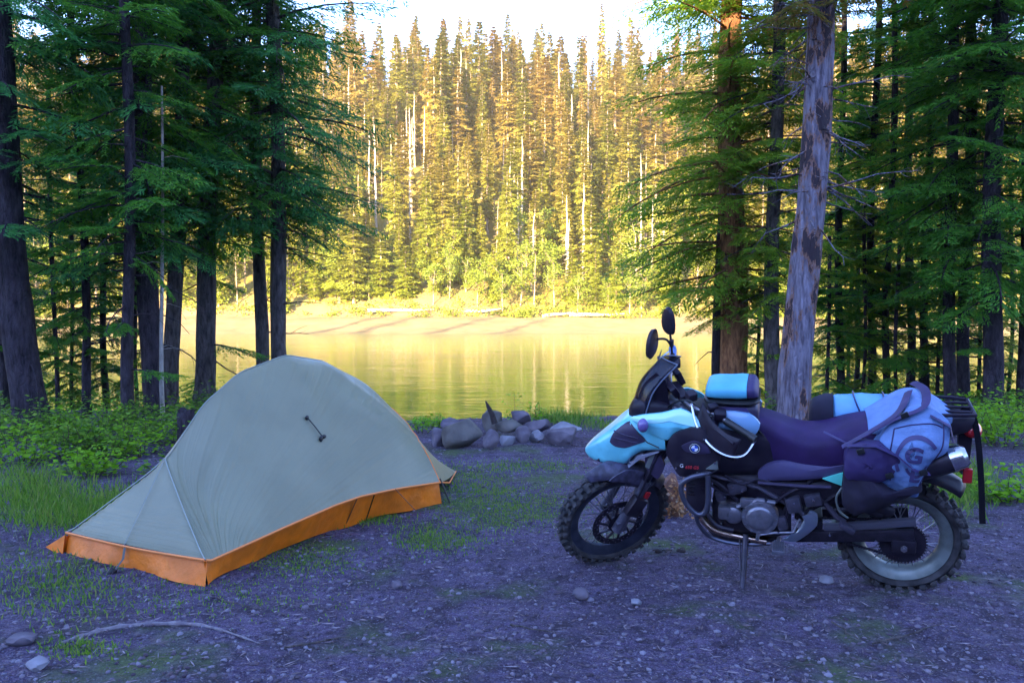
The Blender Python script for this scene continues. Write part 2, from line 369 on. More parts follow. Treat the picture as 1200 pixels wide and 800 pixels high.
def trunkgeo(hgt,r0,lean,r,n=12,seg=.35,rtop=.03,flare=.22,wob=.035,cut=None):
    """returns centre function and mesh arrays for a tapered wobbling trunk"""
    k1,k2=r.uniform(0,6,2)
    def cen(z):
        t=z/hgt
        return np.array([lean[0]*z/6.5+wob*math.sin(z*.9+k1)*min(z,1),lean[1]*z/6.5+wob*math.sin(z*.8+k2)*min(z,1),z])
    def rad(z): return rtop+(r0-rtop)*(1-z/hgt)**.8+r0*flare*math.exp(-z/.18)
    zs=np.concatenate([[-.25,0,.08,.2,.4],np.arange(.4+seg,hgt,seg),[hgt]]); vs=[]
    for z in zs:
        c=cen(max(z,0)); c[2]=z; rr=rad(max(z,0))
        for k in range(n):
            a=2*math.pi*k/n; q=rr*(1+.07*math.sin(3*a+k1+z*.6)+.05*math.sin(5*a+k2-z*1.1)+.035*r.normal())
            if z<.3: q*=1+.18*math.sin(4*a+k2)*(1-max(z,0)/.3)
            vs.append(c+np.array([q*math.cos(a),q*math.sin(a),0]))
    m=len(zs); fs=[[i*n+k,i*n+(k+1)%n,(i+1)*n+(k+1)%n,(i+1)*n+k] for i in range(m-1) for k in range(n)]
    return cen,rad,vs,fs
def limb(vs,fs,pts,rs,n=4):
    b=len(vs)
    for i,p in enumerate(pts):
        t=pts[min(i+1,len(pts)-1)]-pts[max(i-1,0)]; t=t/max(np.linalg.norm(t),1e-6)
        u=np.cross(t,[0,0,1.]); u=u/max(np.linalg.norm(u),1e-6); w_=np.cross(t,u)
        for k in range(n):
            a=2*math.pi*k/n; vs.append(p+(u*math.cos(a)+w_*math.sin(a))*rs[i])
    for i in range(len(pts)-1):
        for k in range(n): fs.append([b+i*n+k,b+i*n+(k+1)%n,b+(i+1)*n+(k+1)%n,b+(i+1)*n+k])
def near_conifer(name,label,px,d,wpx,toppx,hgt,c0,L,barkm,leafm,seed,dens=1.,dead=0,low=0,azf=None,group=None,crown2=None,dead_rng=None,fine=True):
    r=np.random.default_rng(seed); x=(px-600)/1000*d; y=d; z0=zz(x,y)
    t=empty(name,(x,y,z0)); tag(t,label,'tree',group)
    r0=wpx/2000*d; lean=((toppx-px)/1000*d,r.uniform(-.2,.2))
    cen,rad,vs,fs=trunkgeo(hgt,r0,lean,r,n=16 if wpx>20 else 10)
    C=[];D=[];S=[];Ls=[];Wd=[]
    def addb(z,az,ln,pitch,kind):
        P=PROTO[kind][r.integers(len(PROTO[kind]))]; Rm=rotmat(az,pitch,r.normal()*.22); o=cen(z)+Rm@np.array([rad(z)*.6,0,0])
        sc=ln
        C.append(o+(P[0]*sc)@Rm.T); D.append(P[1]@Rm.T); S.append(P[2]@Rm.T)
        k=1.0 if kind=='s' else 1.0
        Ls.append(P[3]*np.clip(sc,.75,1.5)); Wd.append(np.full(len(P[0]),(.019 if kind=='n' else .036)*np.clip(sc,.8,1.3)))
        tt=np.linspace(0,.92,5); pts=[o+Rm@np.array([sc*q,0,sc*(.05*q-.24*q*q)]) for q in tt]
        limb(vs,fs,pts,[.012*sc+.004,.010*sc+.003,.007*sc+.002,.005*sc+.002,.003],4)
    z=c0
    while z<hgt-.3:
        frac=(z-c0)/max(hgt-c0,.1)
        prof=L*min(1,(.55+1.8*frac))*(1-frac)**.75+.12
        vis=z<7.2
        k=(r.integers(4,7) if vis else r.integers(3,5)); a0=r.uniform(0,6.28)
        for q in range(k):
            if r.random()>dens*.83: continue
            az=a0+q*6.283/k+r.normal()*.3
            ll=prof*r.uniform(.6,1.15)
            if azf: ll*=azf(az,z)
            if ll<.12: continue
            addb(z+r.uniform(-.1,.1),az,ll,r.uniform(-.42,.12)+.35*frac,'n' if (vis and fine) else 's')
        z+=r.uniform(.17,.30) if vis else .42
    for _ in range(low):
        addb(r.uniform(.5,c0),r.uniform(0,6.28),L*r.uniform(.3,.6),r.uniform(-.5,0),'n')
    for _ in range(dead):
        zd=r.uniform(*(dead_rng or (.8,c0+1.5))); az=r.uniform(0,6.28); ll=r.uniform(.3,1.15); c=cen(zd); p=[c+0]; dv=np.array([math.cos(az),math.sin(az),r.uniform(-.5,.2)])
        for q in range(5): dv=dv+r.normal(size=3)*.16+np.array([0,0,-.06]); p.append(p[-1]+dv/np.linalg.norm(dv)*ll/5)
        limb(vs,fs,p,[.014,.012,.009,.007,.005,.003],4)
        for q in range(4):
            s0=p[r.integers(1,5)]; e=unit(dv+r.normal(size=3)*.8)*r.uniform(.1,.3); limb(vs,fs,[s0,s0+e*.5+r.normal(size=3)*.02,s0+e],[.004,.003,.0015],3)
    tr=link('trunk',np_mesh('trunk',np.array(vs),fs,barkm,True),t)
    if C:
        C=np.concatenate(C);D=np.concatenate(D);S=np.concatenate(S);Ls=np.concatenate(Ls);Wd=np.concatenate(Wd)
        link('crown',np_mesh('crown',leaves(C,D,S,Ls,Wd),qidx(len(C)),leafm),t)
    return t
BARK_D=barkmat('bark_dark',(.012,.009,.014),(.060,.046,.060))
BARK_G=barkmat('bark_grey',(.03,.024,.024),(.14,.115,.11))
BARK_O=barkmat('bark_orange',(.10,.04,.02),(.42,.19,.08))
BARK_W=barkmat('bark_weathered',(.07,.055,.075),(.27,.24,.30),(.24,.12,.08),(.045,.032,.04),patch=.055,zs=.16,scale=22)
BARK_P=barkmat('bark_pale',(.25,.22,.2),(.5,.46,.42))
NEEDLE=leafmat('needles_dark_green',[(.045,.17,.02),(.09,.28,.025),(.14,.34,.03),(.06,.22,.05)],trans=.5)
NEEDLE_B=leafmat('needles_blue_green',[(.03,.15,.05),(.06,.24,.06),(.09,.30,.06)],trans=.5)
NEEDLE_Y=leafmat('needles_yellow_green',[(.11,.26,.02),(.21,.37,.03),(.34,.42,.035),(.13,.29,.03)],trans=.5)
RUSTY=leafmat('needles_rusty',[(.30,.13,.03),(.34,.22,.04),(.20,.20,.03),(.12,.18,.03)],trans=.4)
GL='near conifers left of the tent'; GR='near conifers right of the motorcycle'
near=[
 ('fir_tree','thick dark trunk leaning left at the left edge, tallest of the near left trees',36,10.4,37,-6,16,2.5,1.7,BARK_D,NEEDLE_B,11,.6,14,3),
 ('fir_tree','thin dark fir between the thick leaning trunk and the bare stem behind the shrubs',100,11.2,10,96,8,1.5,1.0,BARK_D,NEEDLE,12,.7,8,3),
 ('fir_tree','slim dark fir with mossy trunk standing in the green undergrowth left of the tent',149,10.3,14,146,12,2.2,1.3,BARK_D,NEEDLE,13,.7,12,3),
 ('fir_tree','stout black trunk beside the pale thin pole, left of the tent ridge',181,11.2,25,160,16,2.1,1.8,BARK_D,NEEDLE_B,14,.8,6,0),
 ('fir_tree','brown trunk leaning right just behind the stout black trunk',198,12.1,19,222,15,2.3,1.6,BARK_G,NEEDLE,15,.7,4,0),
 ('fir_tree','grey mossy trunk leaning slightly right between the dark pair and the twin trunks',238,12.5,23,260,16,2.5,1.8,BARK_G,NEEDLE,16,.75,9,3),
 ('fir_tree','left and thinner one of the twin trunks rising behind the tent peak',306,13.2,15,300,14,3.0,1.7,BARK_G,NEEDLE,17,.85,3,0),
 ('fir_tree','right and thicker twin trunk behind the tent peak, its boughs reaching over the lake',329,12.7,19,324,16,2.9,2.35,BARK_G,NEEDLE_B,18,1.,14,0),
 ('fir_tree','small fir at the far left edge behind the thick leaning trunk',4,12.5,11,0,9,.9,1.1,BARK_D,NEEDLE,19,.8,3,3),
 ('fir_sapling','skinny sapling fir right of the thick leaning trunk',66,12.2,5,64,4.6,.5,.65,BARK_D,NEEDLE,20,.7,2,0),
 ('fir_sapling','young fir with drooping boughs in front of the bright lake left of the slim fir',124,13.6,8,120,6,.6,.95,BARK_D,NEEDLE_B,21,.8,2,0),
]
rgt=[
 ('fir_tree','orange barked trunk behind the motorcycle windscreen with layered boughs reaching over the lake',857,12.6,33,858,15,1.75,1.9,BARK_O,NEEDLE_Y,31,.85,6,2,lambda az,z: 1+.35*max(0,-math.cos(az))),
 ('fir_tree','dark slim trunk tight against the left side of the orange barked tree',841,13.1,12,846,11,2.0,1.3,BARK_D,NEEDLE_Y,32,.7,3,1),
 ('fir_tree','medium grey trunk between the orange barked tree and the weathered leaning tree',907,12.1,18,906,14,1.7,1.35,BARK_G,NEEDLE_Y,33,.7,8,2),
 ('fir_tree','tree with thin stem right behind the weathered leaning trunk',986,14.2,9,980,10,1.1,1.2,BARK_D,NEEDLE,35,.65,6,2),
 ('fir_tree','leftmost of the four thin stems right of the weathered leaning tree',1022,14,9,1018,11,1.4,1.2,BARK_D,NEEDLE,36,.6,5,2),
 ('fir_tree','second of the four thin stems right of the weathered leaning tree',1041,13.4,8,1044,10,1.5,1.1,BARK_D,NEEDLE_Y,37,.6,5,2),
 ('fir_tree','third of the four thin stems right of the weathered leaning tree',1067,14.4,10,1062,12,1.4,1.3,BARK_D,NEEDLE,38,.65,5,2),
 ('fir_tree','rightmost of the four thin stems right of the weathered leaning tree',1086,13.5,9,1084,11,1.5,1.2,BARK_D,NEEDLE_B,39,.6,5,2),
 ('fir_tree','left trunk of the close pair behind the saddlebag tail',1116,12.1,14,1112,14,1.7,1.5,BARK_D,NEEDLE,40,.8,4,1),
 ('fir_tree','right trunk of the close pair behind the saddlebag tail',1132,12.5,14,1138,14,1.8,1.5,BARK_D,NEEDLE,41,.75,4,1),
 ('fir_tree','thick dark trunk above the bright green bush at the right edge',1164,11.5,22,1168,15,1.7,1.7,BARK_D,NEEDLE,42,.85,6,1),
 ('fir_tree','dark trunk cut by the right edge of the picture',1199,12.1,12,1204,13,1.8,1.4,BARK_D,NEEDLE,43,.8,4,1),
 ('fir_sapling','short thin fir in the gap between the weathered tree and the four thin stems',1004,15.4,6,1002,6,1.0,1.0,BARK_D,NEEDLE,44,.8,2,0),
]
for a in near: near_conifer(*a,group=GL)
for a in rgt: near_conifer(*a,group=GR)
near_conifer('weathered_tree','big weathered leaning trunk with peeled grey wood and rusty bark patches behind the motorcycle seat',932,9.6,37,958,15,4.6,1.5,BARK_W,RUSTY,34,dens=.8,dead=75,dead_rng=(2.4,7),group=GR)
for i,(x,y,h_) in enumerate([(-47,20,22),(-42.5,21,24),(-36,19,23),(-30,20,21)]):
    near_conifer('fir_tree','tall fir on the left shore outside the picture whose shadow streaks the far beach',600+1000*x/y,y,26,600+1000*x/y,h_,5,2.4,BARK_D,NEEDLE,60+i,1.2,fine=False,group='firs on the left shore')
SG='young firs filling the gaps between the right hand trunks'
for i,(px,d,h_,L_,lab) in enumerate([(970,13.2,2.6,.8,'knee low young fir directly right of the weathered leaning trunk'),(1012,13.6,3.2,.9,'young fir between the thin stem and the leftmost of the four thin stems'),(1052,12.9,2.4,.8,'low young fir at the foot of the second and third thin stems'),(1078,15.2,3.6,1.0,'taller young fir behind the rightmost two of the four thin stems'),(1100,13.2,2.9,.9,'young fir between the four thin stems and the close pair'),(1148,13.4,3.3,1.0,'young fir between the close pair and the thick dark trunk at the right'),(1183,13.8,3.5,1.0,'young fir right of the thick dark trunk near the picture edge'),(890,14.6,2.3,.75,'young fir in the gap right of the orange barked trunk'),(995,16.2,3.8,1.0,'bigger young fir deep behind the thin stems against the lake')]):
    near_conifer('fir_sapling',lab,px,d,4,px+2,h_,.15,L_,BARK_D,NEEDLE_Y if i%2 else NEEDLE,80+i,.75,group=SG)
for i,(px,d,h_,L_,lab) in enumerate([(82,12.9,2.7,.8,'young fir between the thick leaning trunk and the thin dark fir'),(160,13.4,2.4,.7,'young fir glimpsed between the slim mossy fir and the stout black trunk'),(18,13.6,3.4,1.0,'bushy young fir behind the thick leaning trunk at the left edge')]):
    near_conifer('fir_sapling',lab,px,d,4,px+2,h_,.15,L_,BARK_D,NEEDLE,95+i,.7,group='young firs between the left hand trunks')
# pale thin pole beside the stout trunk
r=np.random.default_rng(5); d=10.7; x=(189-600)/1000*d
t=empty('dead_pole_tree',(x,d,zz(x,d))); tag(t,'pale bare pole stem standing close in front of the stout black trunk','tree')
cen,rad,vs,fs=trunkgeo(4.2,.028,(0.05,0),r,n=8,rtop=.012,wob=.015)
for _ in range(9):
    z=r.uniform(.8,4); az=r.uniform(0,6.28); c=cen(z); limb(vs,fs,[c,c+np.array([math.cos(az),math.sin(az),.1])*.15,c+np.array([math.cos(az),math.sin(az),-.1])*.4],[.005,.004,.002],3)
link('trunk',np_mesh('trunk',np.array(vs),fs,BARK_P,True),t)
# ------------------------------------------------------------------ far shore forest
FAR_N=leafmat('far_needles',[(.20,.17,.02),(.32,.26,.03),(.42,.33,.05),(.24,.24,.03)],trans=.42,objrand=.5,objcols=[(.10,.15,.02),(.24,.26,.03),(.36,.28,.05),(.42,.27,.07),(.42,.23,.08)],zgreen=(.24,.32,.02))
FAR_A=leafmat('far_aspen_leaves',[(.16,.22,.02),(.28,.32,.03),(.38,.38,.05)],trans=.45,objrand=.35,objcols=[(.14,.24,.02),(.28,.32,.03),(.38,.34,.05)])
FAR_BARK=barkmat('far_bark',(.22,.15,.10),(.42,.32,.22),zs=.1,scale=3)
FAR_WHITE=barkmat('far_pale_bark',(.42,.33,.25),(.62,.52,.40),zs=.1,scale=3)
def far_conifer_geo(hgt,L,seed,c0f=.12,dens=1.):
    r=np.random.default_rng(seed); cen,rad,vs,fs=trunkgeo(hgt,.012*hgt+.05,(0,0),r,n=6,seg=2.,rtop=.02,flare=.1,wob=.08)
    C=[];D=[];S=[];Ls=[];Wd=[]; z=hgt*c0f
    while z<hgt:
        fr=(z-hgt*c0f)/(hgt*(1-c0f)); prof=1.12*L*min(1,.6+2*fr)*(1-fr)**.8+.2; k=r.integers(4,7); a0=r.uniform(0,6.28)
        for q in range(k):
            if r.random()>dens: continue
            P=PROTO['far'][r.integers(6)]; ll=prof*r.uniform(.55,1.2); Rm=rotmat(a0+q*6.283/k+r.normal()*.3,r.uniform(-.5,.05)+.5*fr**2,r.normal()*.3); o=cen(z)
            C.append(o+(P[0]*ll)@Rm.T); D.append(P[1]@Rm.T); S.append(P[2]@Rm.T); Ls.append(P[3]*np.clip(ll,.8,1.5)*.95); Wd.append(np.full(len(P[0]),.22))
        z+=r.uniform(.35,.6)
    C=np.concatenate(C);D=np.concatenate(D);S=np.concatenate(S);Ls=np.concatenate(Ls);Wd=np.concatenate(Wd)
    return np.array(vs),np.array(fs),leaves(C,D,S,Ls,Wd)
def far_aspen_geo(hgt,Rr,seed):
    r=np.random.default_rng(seed); cen,rad,vs,fs=trunkgeo(hgt*.9,.010*hgt+.03,(r.uniform(-.5,.5),0),r,n=6,seg=1.5,rtop=.02,flare=.1,wob=.1)
    n=950; cl=r.normal(size=(22,3))*np.array([Rr*.55,Rr*.55,hgt*.17])+np.array([0,0,hgt*.66]); 
    k=r.integers(0,22,n); C=cl[k]+r.normal(size=(n,3))*Rr*.22
    for c in cl: limb(vs,fs,[cen(c[2]*.75),(cen(c[2]*.75)+c)/2,c],[.05,.035,.015],3)
    D=unit(r.normal(size=(n,3))); S=unit(np.cross(D,r.normal(size=(n,3))))
    return np.array(vs),np.array(fs),leaves(C,D,S,r.uniform(.25,.5,n),r.uniform(.18,.34,n))
def far_snag_geo(hgt,seed):
    r=np.random.default_rng(seed); cen,rad,vs,fs=trunkgeo(hgt,.010*hgt+.04,(r.uniform(-.3,.3),0),r,n=6,seg=2.,rtop=.02,flare=.1,wob=.06)
    for _ in range(60):
        z=r.uniform(hgt*.25,hgt*.97); az=r.uniform(0,6.28); l=r.uniform(.4,1.5)*(1.1-z/hgt); c=cen(z); dv=np.array([math.cos(az),math.sin(az),r.uniform(-.5,.1)])
        limb(vs,fs,[c,c+dv*l*.6,c+dv*l+np.array([0,0,-.1])],[.03,.022,.01],3)
    return np.array(vs),np.array(fs),None
KINDS=[]
for i in range(7): KINDS.append(('conifer',)+far_conifer_geo([19,24,16,21,13,26,22][i],[2.2,2.0,2.2,2.4,1.9,2.2,1.8][i],100+i,[.10,.2,.06,.14,.05,.22,.3][i],[1,.9,1,.95,1,.85,.7][i]))
for i in range(3): KINDS.append(('aspen',)+far_aspen_geo([10,12,8][i],[1.9,2.2,1.6][i],120+i))
for i in range(3): KINDS.append(('snag',)+far_snag_geo([17,21,13][i],130+i))
FM=[]
for i,(k,tv,tf,lv) in enumerate(KINDS):
    bk=FAR_WHITE if k!='conifer' else FAR_BARK
    FM.append((np_mesh('far_trunk',tv,tf,bk,True), np_mesh('far_crown',lv,qidx(len(lv)//4),FAR_A if k=='aspen' else FAR_N) if lv is not None else None))
LAB={'conifer':('golden sunlit conifer standing on the far hillside','sunlit conifers of the far hillside','pine_tree'),
     'aspen':('yellow green leafy tree with pale stem near the far shore','leafy trees along the far shore','aspen_tree'),
     'snag':('bare pale dead tree among the far hillside conifers','dead snags of the far hillside','dead_tree')}
spots=[]; r=np.random.default_rng(77)
# front rows first, by jittered rows going up the hill
yrow=92.5; row=0
while yrow<186:
    half=yrow*.60+4; sp_=1.9+row*.09
    for x in np.arange(-half,half,sp_):
        xx=x+r.uniform(-.45,.45)*sp_; yy=yrow+r.uniform(-1.6,1.6)
        if row<1 and r.random()<.2: continue
        u=r.random()
        if row<3: k=(7+r.integers(3)) if u<.45 else ([4,2,0][r.integers(3)] if u<.88 else 12)
        elif row<8: k=(7+r.integers(3)) if u<.12 else (10+r.integers(3) if u<.26 else [0,1,2,3,4,6][r.integers(6)])
        else: k=(10+r.integers(2)) if u<.2 else [0,1,3,5,6,5,3][r.integers(7)]
        sc=r.uniform(.55,1.2)*(.50 if row<2 else .58 if row<5 else .64 if row<10 else .70)
        spots.append((xx,yy,int(k),sc,r.uniform(0,6.28),row,r.uniform(.8,1.55)))
    yrow+=2.2+row*.18; row+=1
# the ones that show largest: central window and the front rows
def visible(s):
    x,y,k,sc,_,row,wf=s; px=600+x/y*1000
    c=1.0 if 340<px<850 else .35
    return c*(KINDS[k][1][:,2].max()*sc)/y*(1.0 if row<10 else 1.0)
order=sorted(range(len(spots)),key=lambda i:-visible(spots[i]))
keep=set(order[:290]); rest=[i for i in range(len(spots)) if i not in keep]
for i in keep:
    x,y,k,sc,rz,row,wf=spots[i]; kind=KINDS[k][0]; lab,grp,nm=LAB[kind]
    t=empty(nm,(x,y,zz(x,y)-.1)); t.rotation_euler=(0,0,rz); t.scale=(sc*wf,sc*wf,sc); tag(t,lab,'tree',grp)
    link('trunk',FM[k][0],t)
    if FM[k][1]: link('crown',FM[k][1],t)
V=[];Q=[];MI=[]; off=0
for i in rest:
    x,y,k,sc,rz,row,wf=spots[i]; kind,tv,tf,lv=KINDS[k]; c,s=math.cos(rz)*sc*wf,math.sin(rz)*sc*wf; Rm=np.array([[c,-s,0],[s,c,0],[0,0,sc]]); o=np.array([x,y,zz(x,y)-.1])
    V.append(tv@Rm.T+o); Q.append(tf+off); MI.append(np.full(len(tf),2)); off+=len(tv)
    if lv is not None:
        V.append(lv@Rm.T+o); Q.append(qidx(len(lv)//4)+off); MI.append(np.full(len(lv)//4,1 if kind=='aspen' else 0)); off+=len(lv)
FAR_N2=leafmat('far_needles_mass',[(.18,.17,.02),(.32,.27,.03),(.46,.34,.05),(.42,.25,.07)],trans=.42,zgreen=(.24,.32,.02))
o=link('far_wood',np_mesh('far_wood',np.concatenate(V),np.concatenate(Q),[FAR_N2,FAR_A,FAR_BARK],False,np.concatenate(MI)))
tag(o,'mass of golden sunlit forest covering the hillside across the lake','forest',kind='stuff')
# shoreline brush
r=np.random.default_rng(9); C=[]
for _ in range(420):
    x=r.uniform(-60,60); y=89.5+r.uniform(0,5)+1.0*math.sin(x*.2); s=r.uniform(.3,1.1); n=int(60*s)
    C.append(np.array([x,y,zz(x,y)+.35*s])+r.normal(size=(n,3))*np.array([.7,.5,.38])*s)
C=np.concatenate(C); D=unit(r.normal(size=C.shape)+np.array([0,0,.5])); S=unit(np.cross(D,r.normal(size=C.shape)))
tag(link('shore_brush',np_mesh('shore_brush',leaves(C,D,S,r.uniform(.15,.4,len(C)),r.uniform(.1,.22,len(C))),qidx(len(C)),FAR_A)),'low yellow green brush along the top of the far beach','brush',kind='stuff')
# driftwood logs on the far beach
FARLOG=barkmat('bleached_log',(.45,.36,.28),(.65,.55,.42),zs=1,scale=3)
for i,(px,py,ln,rz,lab) in enumerate([(470,362,7,.15,'long bleached log lying along the top of the far beach left of centre'),(560,358,5,-.2,'bleached log leaning in the brush above the middle of the far beach'),(700,372,6,.1,'bleached log on the far beach near the right end of the open sand'),(655,362,4,.5,'short pale log tilted in the brush above the far beach')]):
    y=90+.5*i; x=(px-600)/1000*y; mb=MB(); zb=zz(x,y)
    mb.tube([(-ln/2,0,0),(-ln/6,.1,.05),(ln/5,-.05,.02),(ln/2,.05,.12)],[.2,.17,.13,.06],8)
    o=mb.build('driftwood_log',FARLOG); o.location=(x,y,zb+.25); o.rotation_euler=(0,R_(-4*(i%2)),rz); tag(o,lab,'log','driftwood logs on the far beach')
# ------------------------------------------------------------------ tent
TA=np.array([-1.567,4.318]); TU=np.array([.480,.877]); TV=np.array([-.877,.480])
TAN=math.atan2(TU[1],TU[0])
tent=empty('tent',(TA[0],TA[1],zz(*TA)*.5)); tent.rotation_euler=(0,0,TAN)     # local x runs along the tent, y towards its far side
tag(tent,'small grey green backpacking tent with orange lower band pitched on the dirt','tent')
FLY=mat('fly_fabric',(.235,.24,.155),.42,spec=.5,noise_amt=.12,nscale=3,bump=.12,bscale=26,trans=.10)
def flybump():
    nt=FLY.node_tree; N=nt.nodes; b=[n for n in N if n.type=='BSDF_PRINCIPLED'][0]
    old=[n for n in N if n.type=='BUMP'][0]; tc=[n for n in N if n.type=='TEX_COORD'][0]
    sp=N.new('ShaderNodeSeparateXYZ'); nt.links.new(tc.outputs['Object'],sp.inputs[0])
    at=N.new('ShaderNodeMath'); at.operation='ARCTAN2'; nt.links.new(sp.outputs['Z'],at.inputs[0]); nt.links.new(sp.outputs['X'],at.inputs[1])
    no=N.new('ShaderNodeTexNoise'); no.noise_dimensions='1D'; no.inputs['Scale'].default_value=16; no.inputs['Detail'].default_value=4; nt.links.new(at.outputs[0],no.inputs['W'])
    bp=N.new('ShaderNodeBump'); bp.inputs['Strength'].default_value=.6; bp.inputs['Distance'].default_value=.03; nt.links.new(no.outputs[0],bp.inputs['Height']); nt.links.new(old.outputs[0],bp.inputs['Normal']); nt.links.new(bp.outputs[0],b.inputs['Normal'])
flybump()
ORANGE=mat('orange_fabric',(.85,.19,.002),.5,noise_amt=.25,nscale=7,bump=.5,bscale=14,trans=.08)
TRIM=mat('orange_piping',(.75,.22,.05),.5); BLK=mat('black_plastic',(.012,.012,.014),.45); CORD=mat('grey_cord',(.12,.12,.13),.7)
AC=.27; ha=np.array([0,.27,.40,.53,.79,1.2,1.58,1.9,2.12]); hh=np.array([.50,.54,.70,.86,1.02,1.112,1.05,.90,.70])
def hgt_(a):
    return float(np.interp(a,ha,hh))
def hs(a): return sum(hgt_(min(max(a+d,0),2.12)) for d in (-.05,-.025,0,.025,.05))/5 if a>.05 else hgt_(a)
def hem(a): return float(np.interp(a,[0,.5,1.04,1.285,1.7,2.12],[.117,.155,.2,.21,.19,.16]))
def bnear(a): return float(np.interp(a,[0,.6,1.1,1.6,2.12],[0,.03,.035,.02,-.03]))
def bfar(a): return float(np.interp(a,[0,2.12],[1.13,1.24]))
def brid(a): return float(np.interp(a,[0,.35,.6,2.12],[.62,.62,.58,.58]))
def tentpt(a,s,off=0.):
    """s in 0..1 near hem to ridge, 1..2 ridge to far hem"""
    k=1.03+.45*sstep(.3,1.3,a)+1.0*sstep(1.3,2.12,a); h=hs(a); zh=hem(a) if a>0 else .13; br=brid(a)
    t=s if s<=1 else 2-s; b0=bnear(a) if s<=1 else bfar(a)
    tt=t; b=b0+(br-b0)*tt; z=zh+(max(h,zh+.002)-zh)*(1-(1-tt)**k)
    if a<AC: z=zh+(z-zh)*min(1.,(a/AC)/max(tt,1e-3))
    if s<=1:
        th=math.atan2(max(z-.1,0.001),max(a,.001)); rr=math.hypot(a,z-.1)
        wv_=(.007*math.sin(th*46)+.004*math.sin(th*83+1))*math.exp(-((th-.85)/.28)**2)*min(rr/.25,1)*max(0,1-rr/1.25)
        a2=2.12-a; th2=math.atan2(max(z-.15,.001),max(a2+.35,.001)); wv_+=(.006*math.sin(th2*52))*math.exp(-((th2-.75)/.3)**2)*float(sstep(1.35,1.7,a))
        # fabric sags inwards between pole and hem
        sag=-.035*math.sin(math.pi*t)*float(sstep(.25,.8,a))
        b-= wv_+sag*1.0; 
    return Vector((a,b,z+off))
NA,NS=90,70
vs=[tentpt(2.12*i/NA,2*j/NS) for i in range(NA+1) for j in range(NS+1)]
fs=[[i*(NS+1)+j,(i+1)*(NS+1)+j,(i+1)*(NS+1)+j+1,i*(NS+1)+j+1] for i in range(NA) for j in range(NS)]
mb=MB(); mb.add(vs,fs); fly=mb.build('fly',FLY,tent,ang=60)
# head end wall and vestibule
apex=Vector((3.12,.47,.03)); mb=MB(); vs=[]
for j in range(NS+1):
    p=tentpt(2.12,2*j/NS)
    for k in range(9):
        t=k/8; q=p.lerp(apex,t); q.z-=.10*math.sin(math.pi*t)*(p.z); vs.append(q)
mb.add(vs,[[j*9+k,j*9+k+1,(j+1)*9+k+1,(j+1)*9+k] for j in range(NS) for k in range(8)])
mb.build('vestibule',FLY,tent,ang=60)
# orange tub band: near side, foot end, far side
def band(name,pts_top,pts_bot):
    mb=MB(); n=len(pts_top); m=5; vs=[]
    for i in range(n):
        for k in range(m):
            t=k/(m-1); q=Vector(pts_top[i]).lerp(Vector(pts_bot[i]),t); vs.append(q)
    mb.add(vs,[[i*m+k,i*m+k+1,(i+1)*m+k+1,(i+1)*m+k] for i in range(n-1) for k in range(m-1)])
    o=mb.build(name,ORANGE,tent,ang=50); return o
A_=np.linspace(0,2.12,60)
band('groundsheet_side',[(a,bnear(a)+.012,hem(a)+.004) for a in A_],[(a,bnear(a)-.02+.13*math.sin(math.pi*min(a,2.12)/2.12)**.7+.010*math.sin(a*13),.006+.006*math.sin(a*9)) for a in A_])
band('groundsheet_side',[(a,bfar(a)-.012,hem(a)) for a in A_],[(a,bfar(a)+.03,.005) for a in A_])
B_=np.linspace(0,1.13,40)
footz=lambda b: .13-.012*math.sin(math.pi*b/1.13)+.0
band('groundsheet_foot',[(.012,b+.0,(.117 if b<.01 else footz(b))) for b in B_],[(-.02-.02*math.sin(b*9),b-.02*(1-b/1.13),.004) for b in B_])
mb=MB()
mb.tube([tentpt(a,0)+Vector((0,-.004,0)) for a in A_],.0075,5); mb.tube([Vector((-.004,b,footz(b)+.002)) for b in B_],.0075,5)
mb.tube([tentpt(2.12,2*j/40) for j in range(41)],.005,5); mb.tube([tentpt(2.12,0),(2.6,.2,.05),(3.12,.47,.03)],.006,5)
mb.build('hem_piping',TRIM,tent)
SEAM=mat('seam_tape',(.25,.28,.24),.35)
mb=MB(); mb.tube([tentpt(AC*(1-t),1-t) + Vector((-.003,-.003,.004)) for t in np.linspace(0,1,12)],.0035,4)
mb.tube([Vector((AC*t-.004,.62,.13+(tentpt(AC,1).z-.13)*t+.004)) for t in np.linspace(0,1,8)],.003,4)
mb.tube([tentpt(AC*(1-t),1+t) + Vector((-.003,.003,.004)) for t in np.linspace(0,1,12)],.0035,4)
mb.tube([tentpt(a,1)+Vector((0,0,.002)) for a in np.linspace(AC,2.1,50)],.0035,4)
mb.build('seam',SEAM,tent)
# loose guy cord with toggle on the side
q0=tentpt(1.10,.46); q1=tentpt(1.15,.33)
mb=MB(); mb.ell(q0+Vector((0,-.012,0)),(.016,.008,.016),10,6); mb.tube([q0+Vector((0,-.016,0)),q0.lerp(q1,.5)+Vector((.0,-.022,0)),q1+Vector((0,-.02,0))],.004,5)
mb.ell(q1+Vector((.01,-.02,0)),(.022,.014,.014),10,6); mb.ell(q1+Vector((-.015,-.02,-.012)),(.012,.012,.02),8,6); mb.build('guy_toggle',BLK,tent)
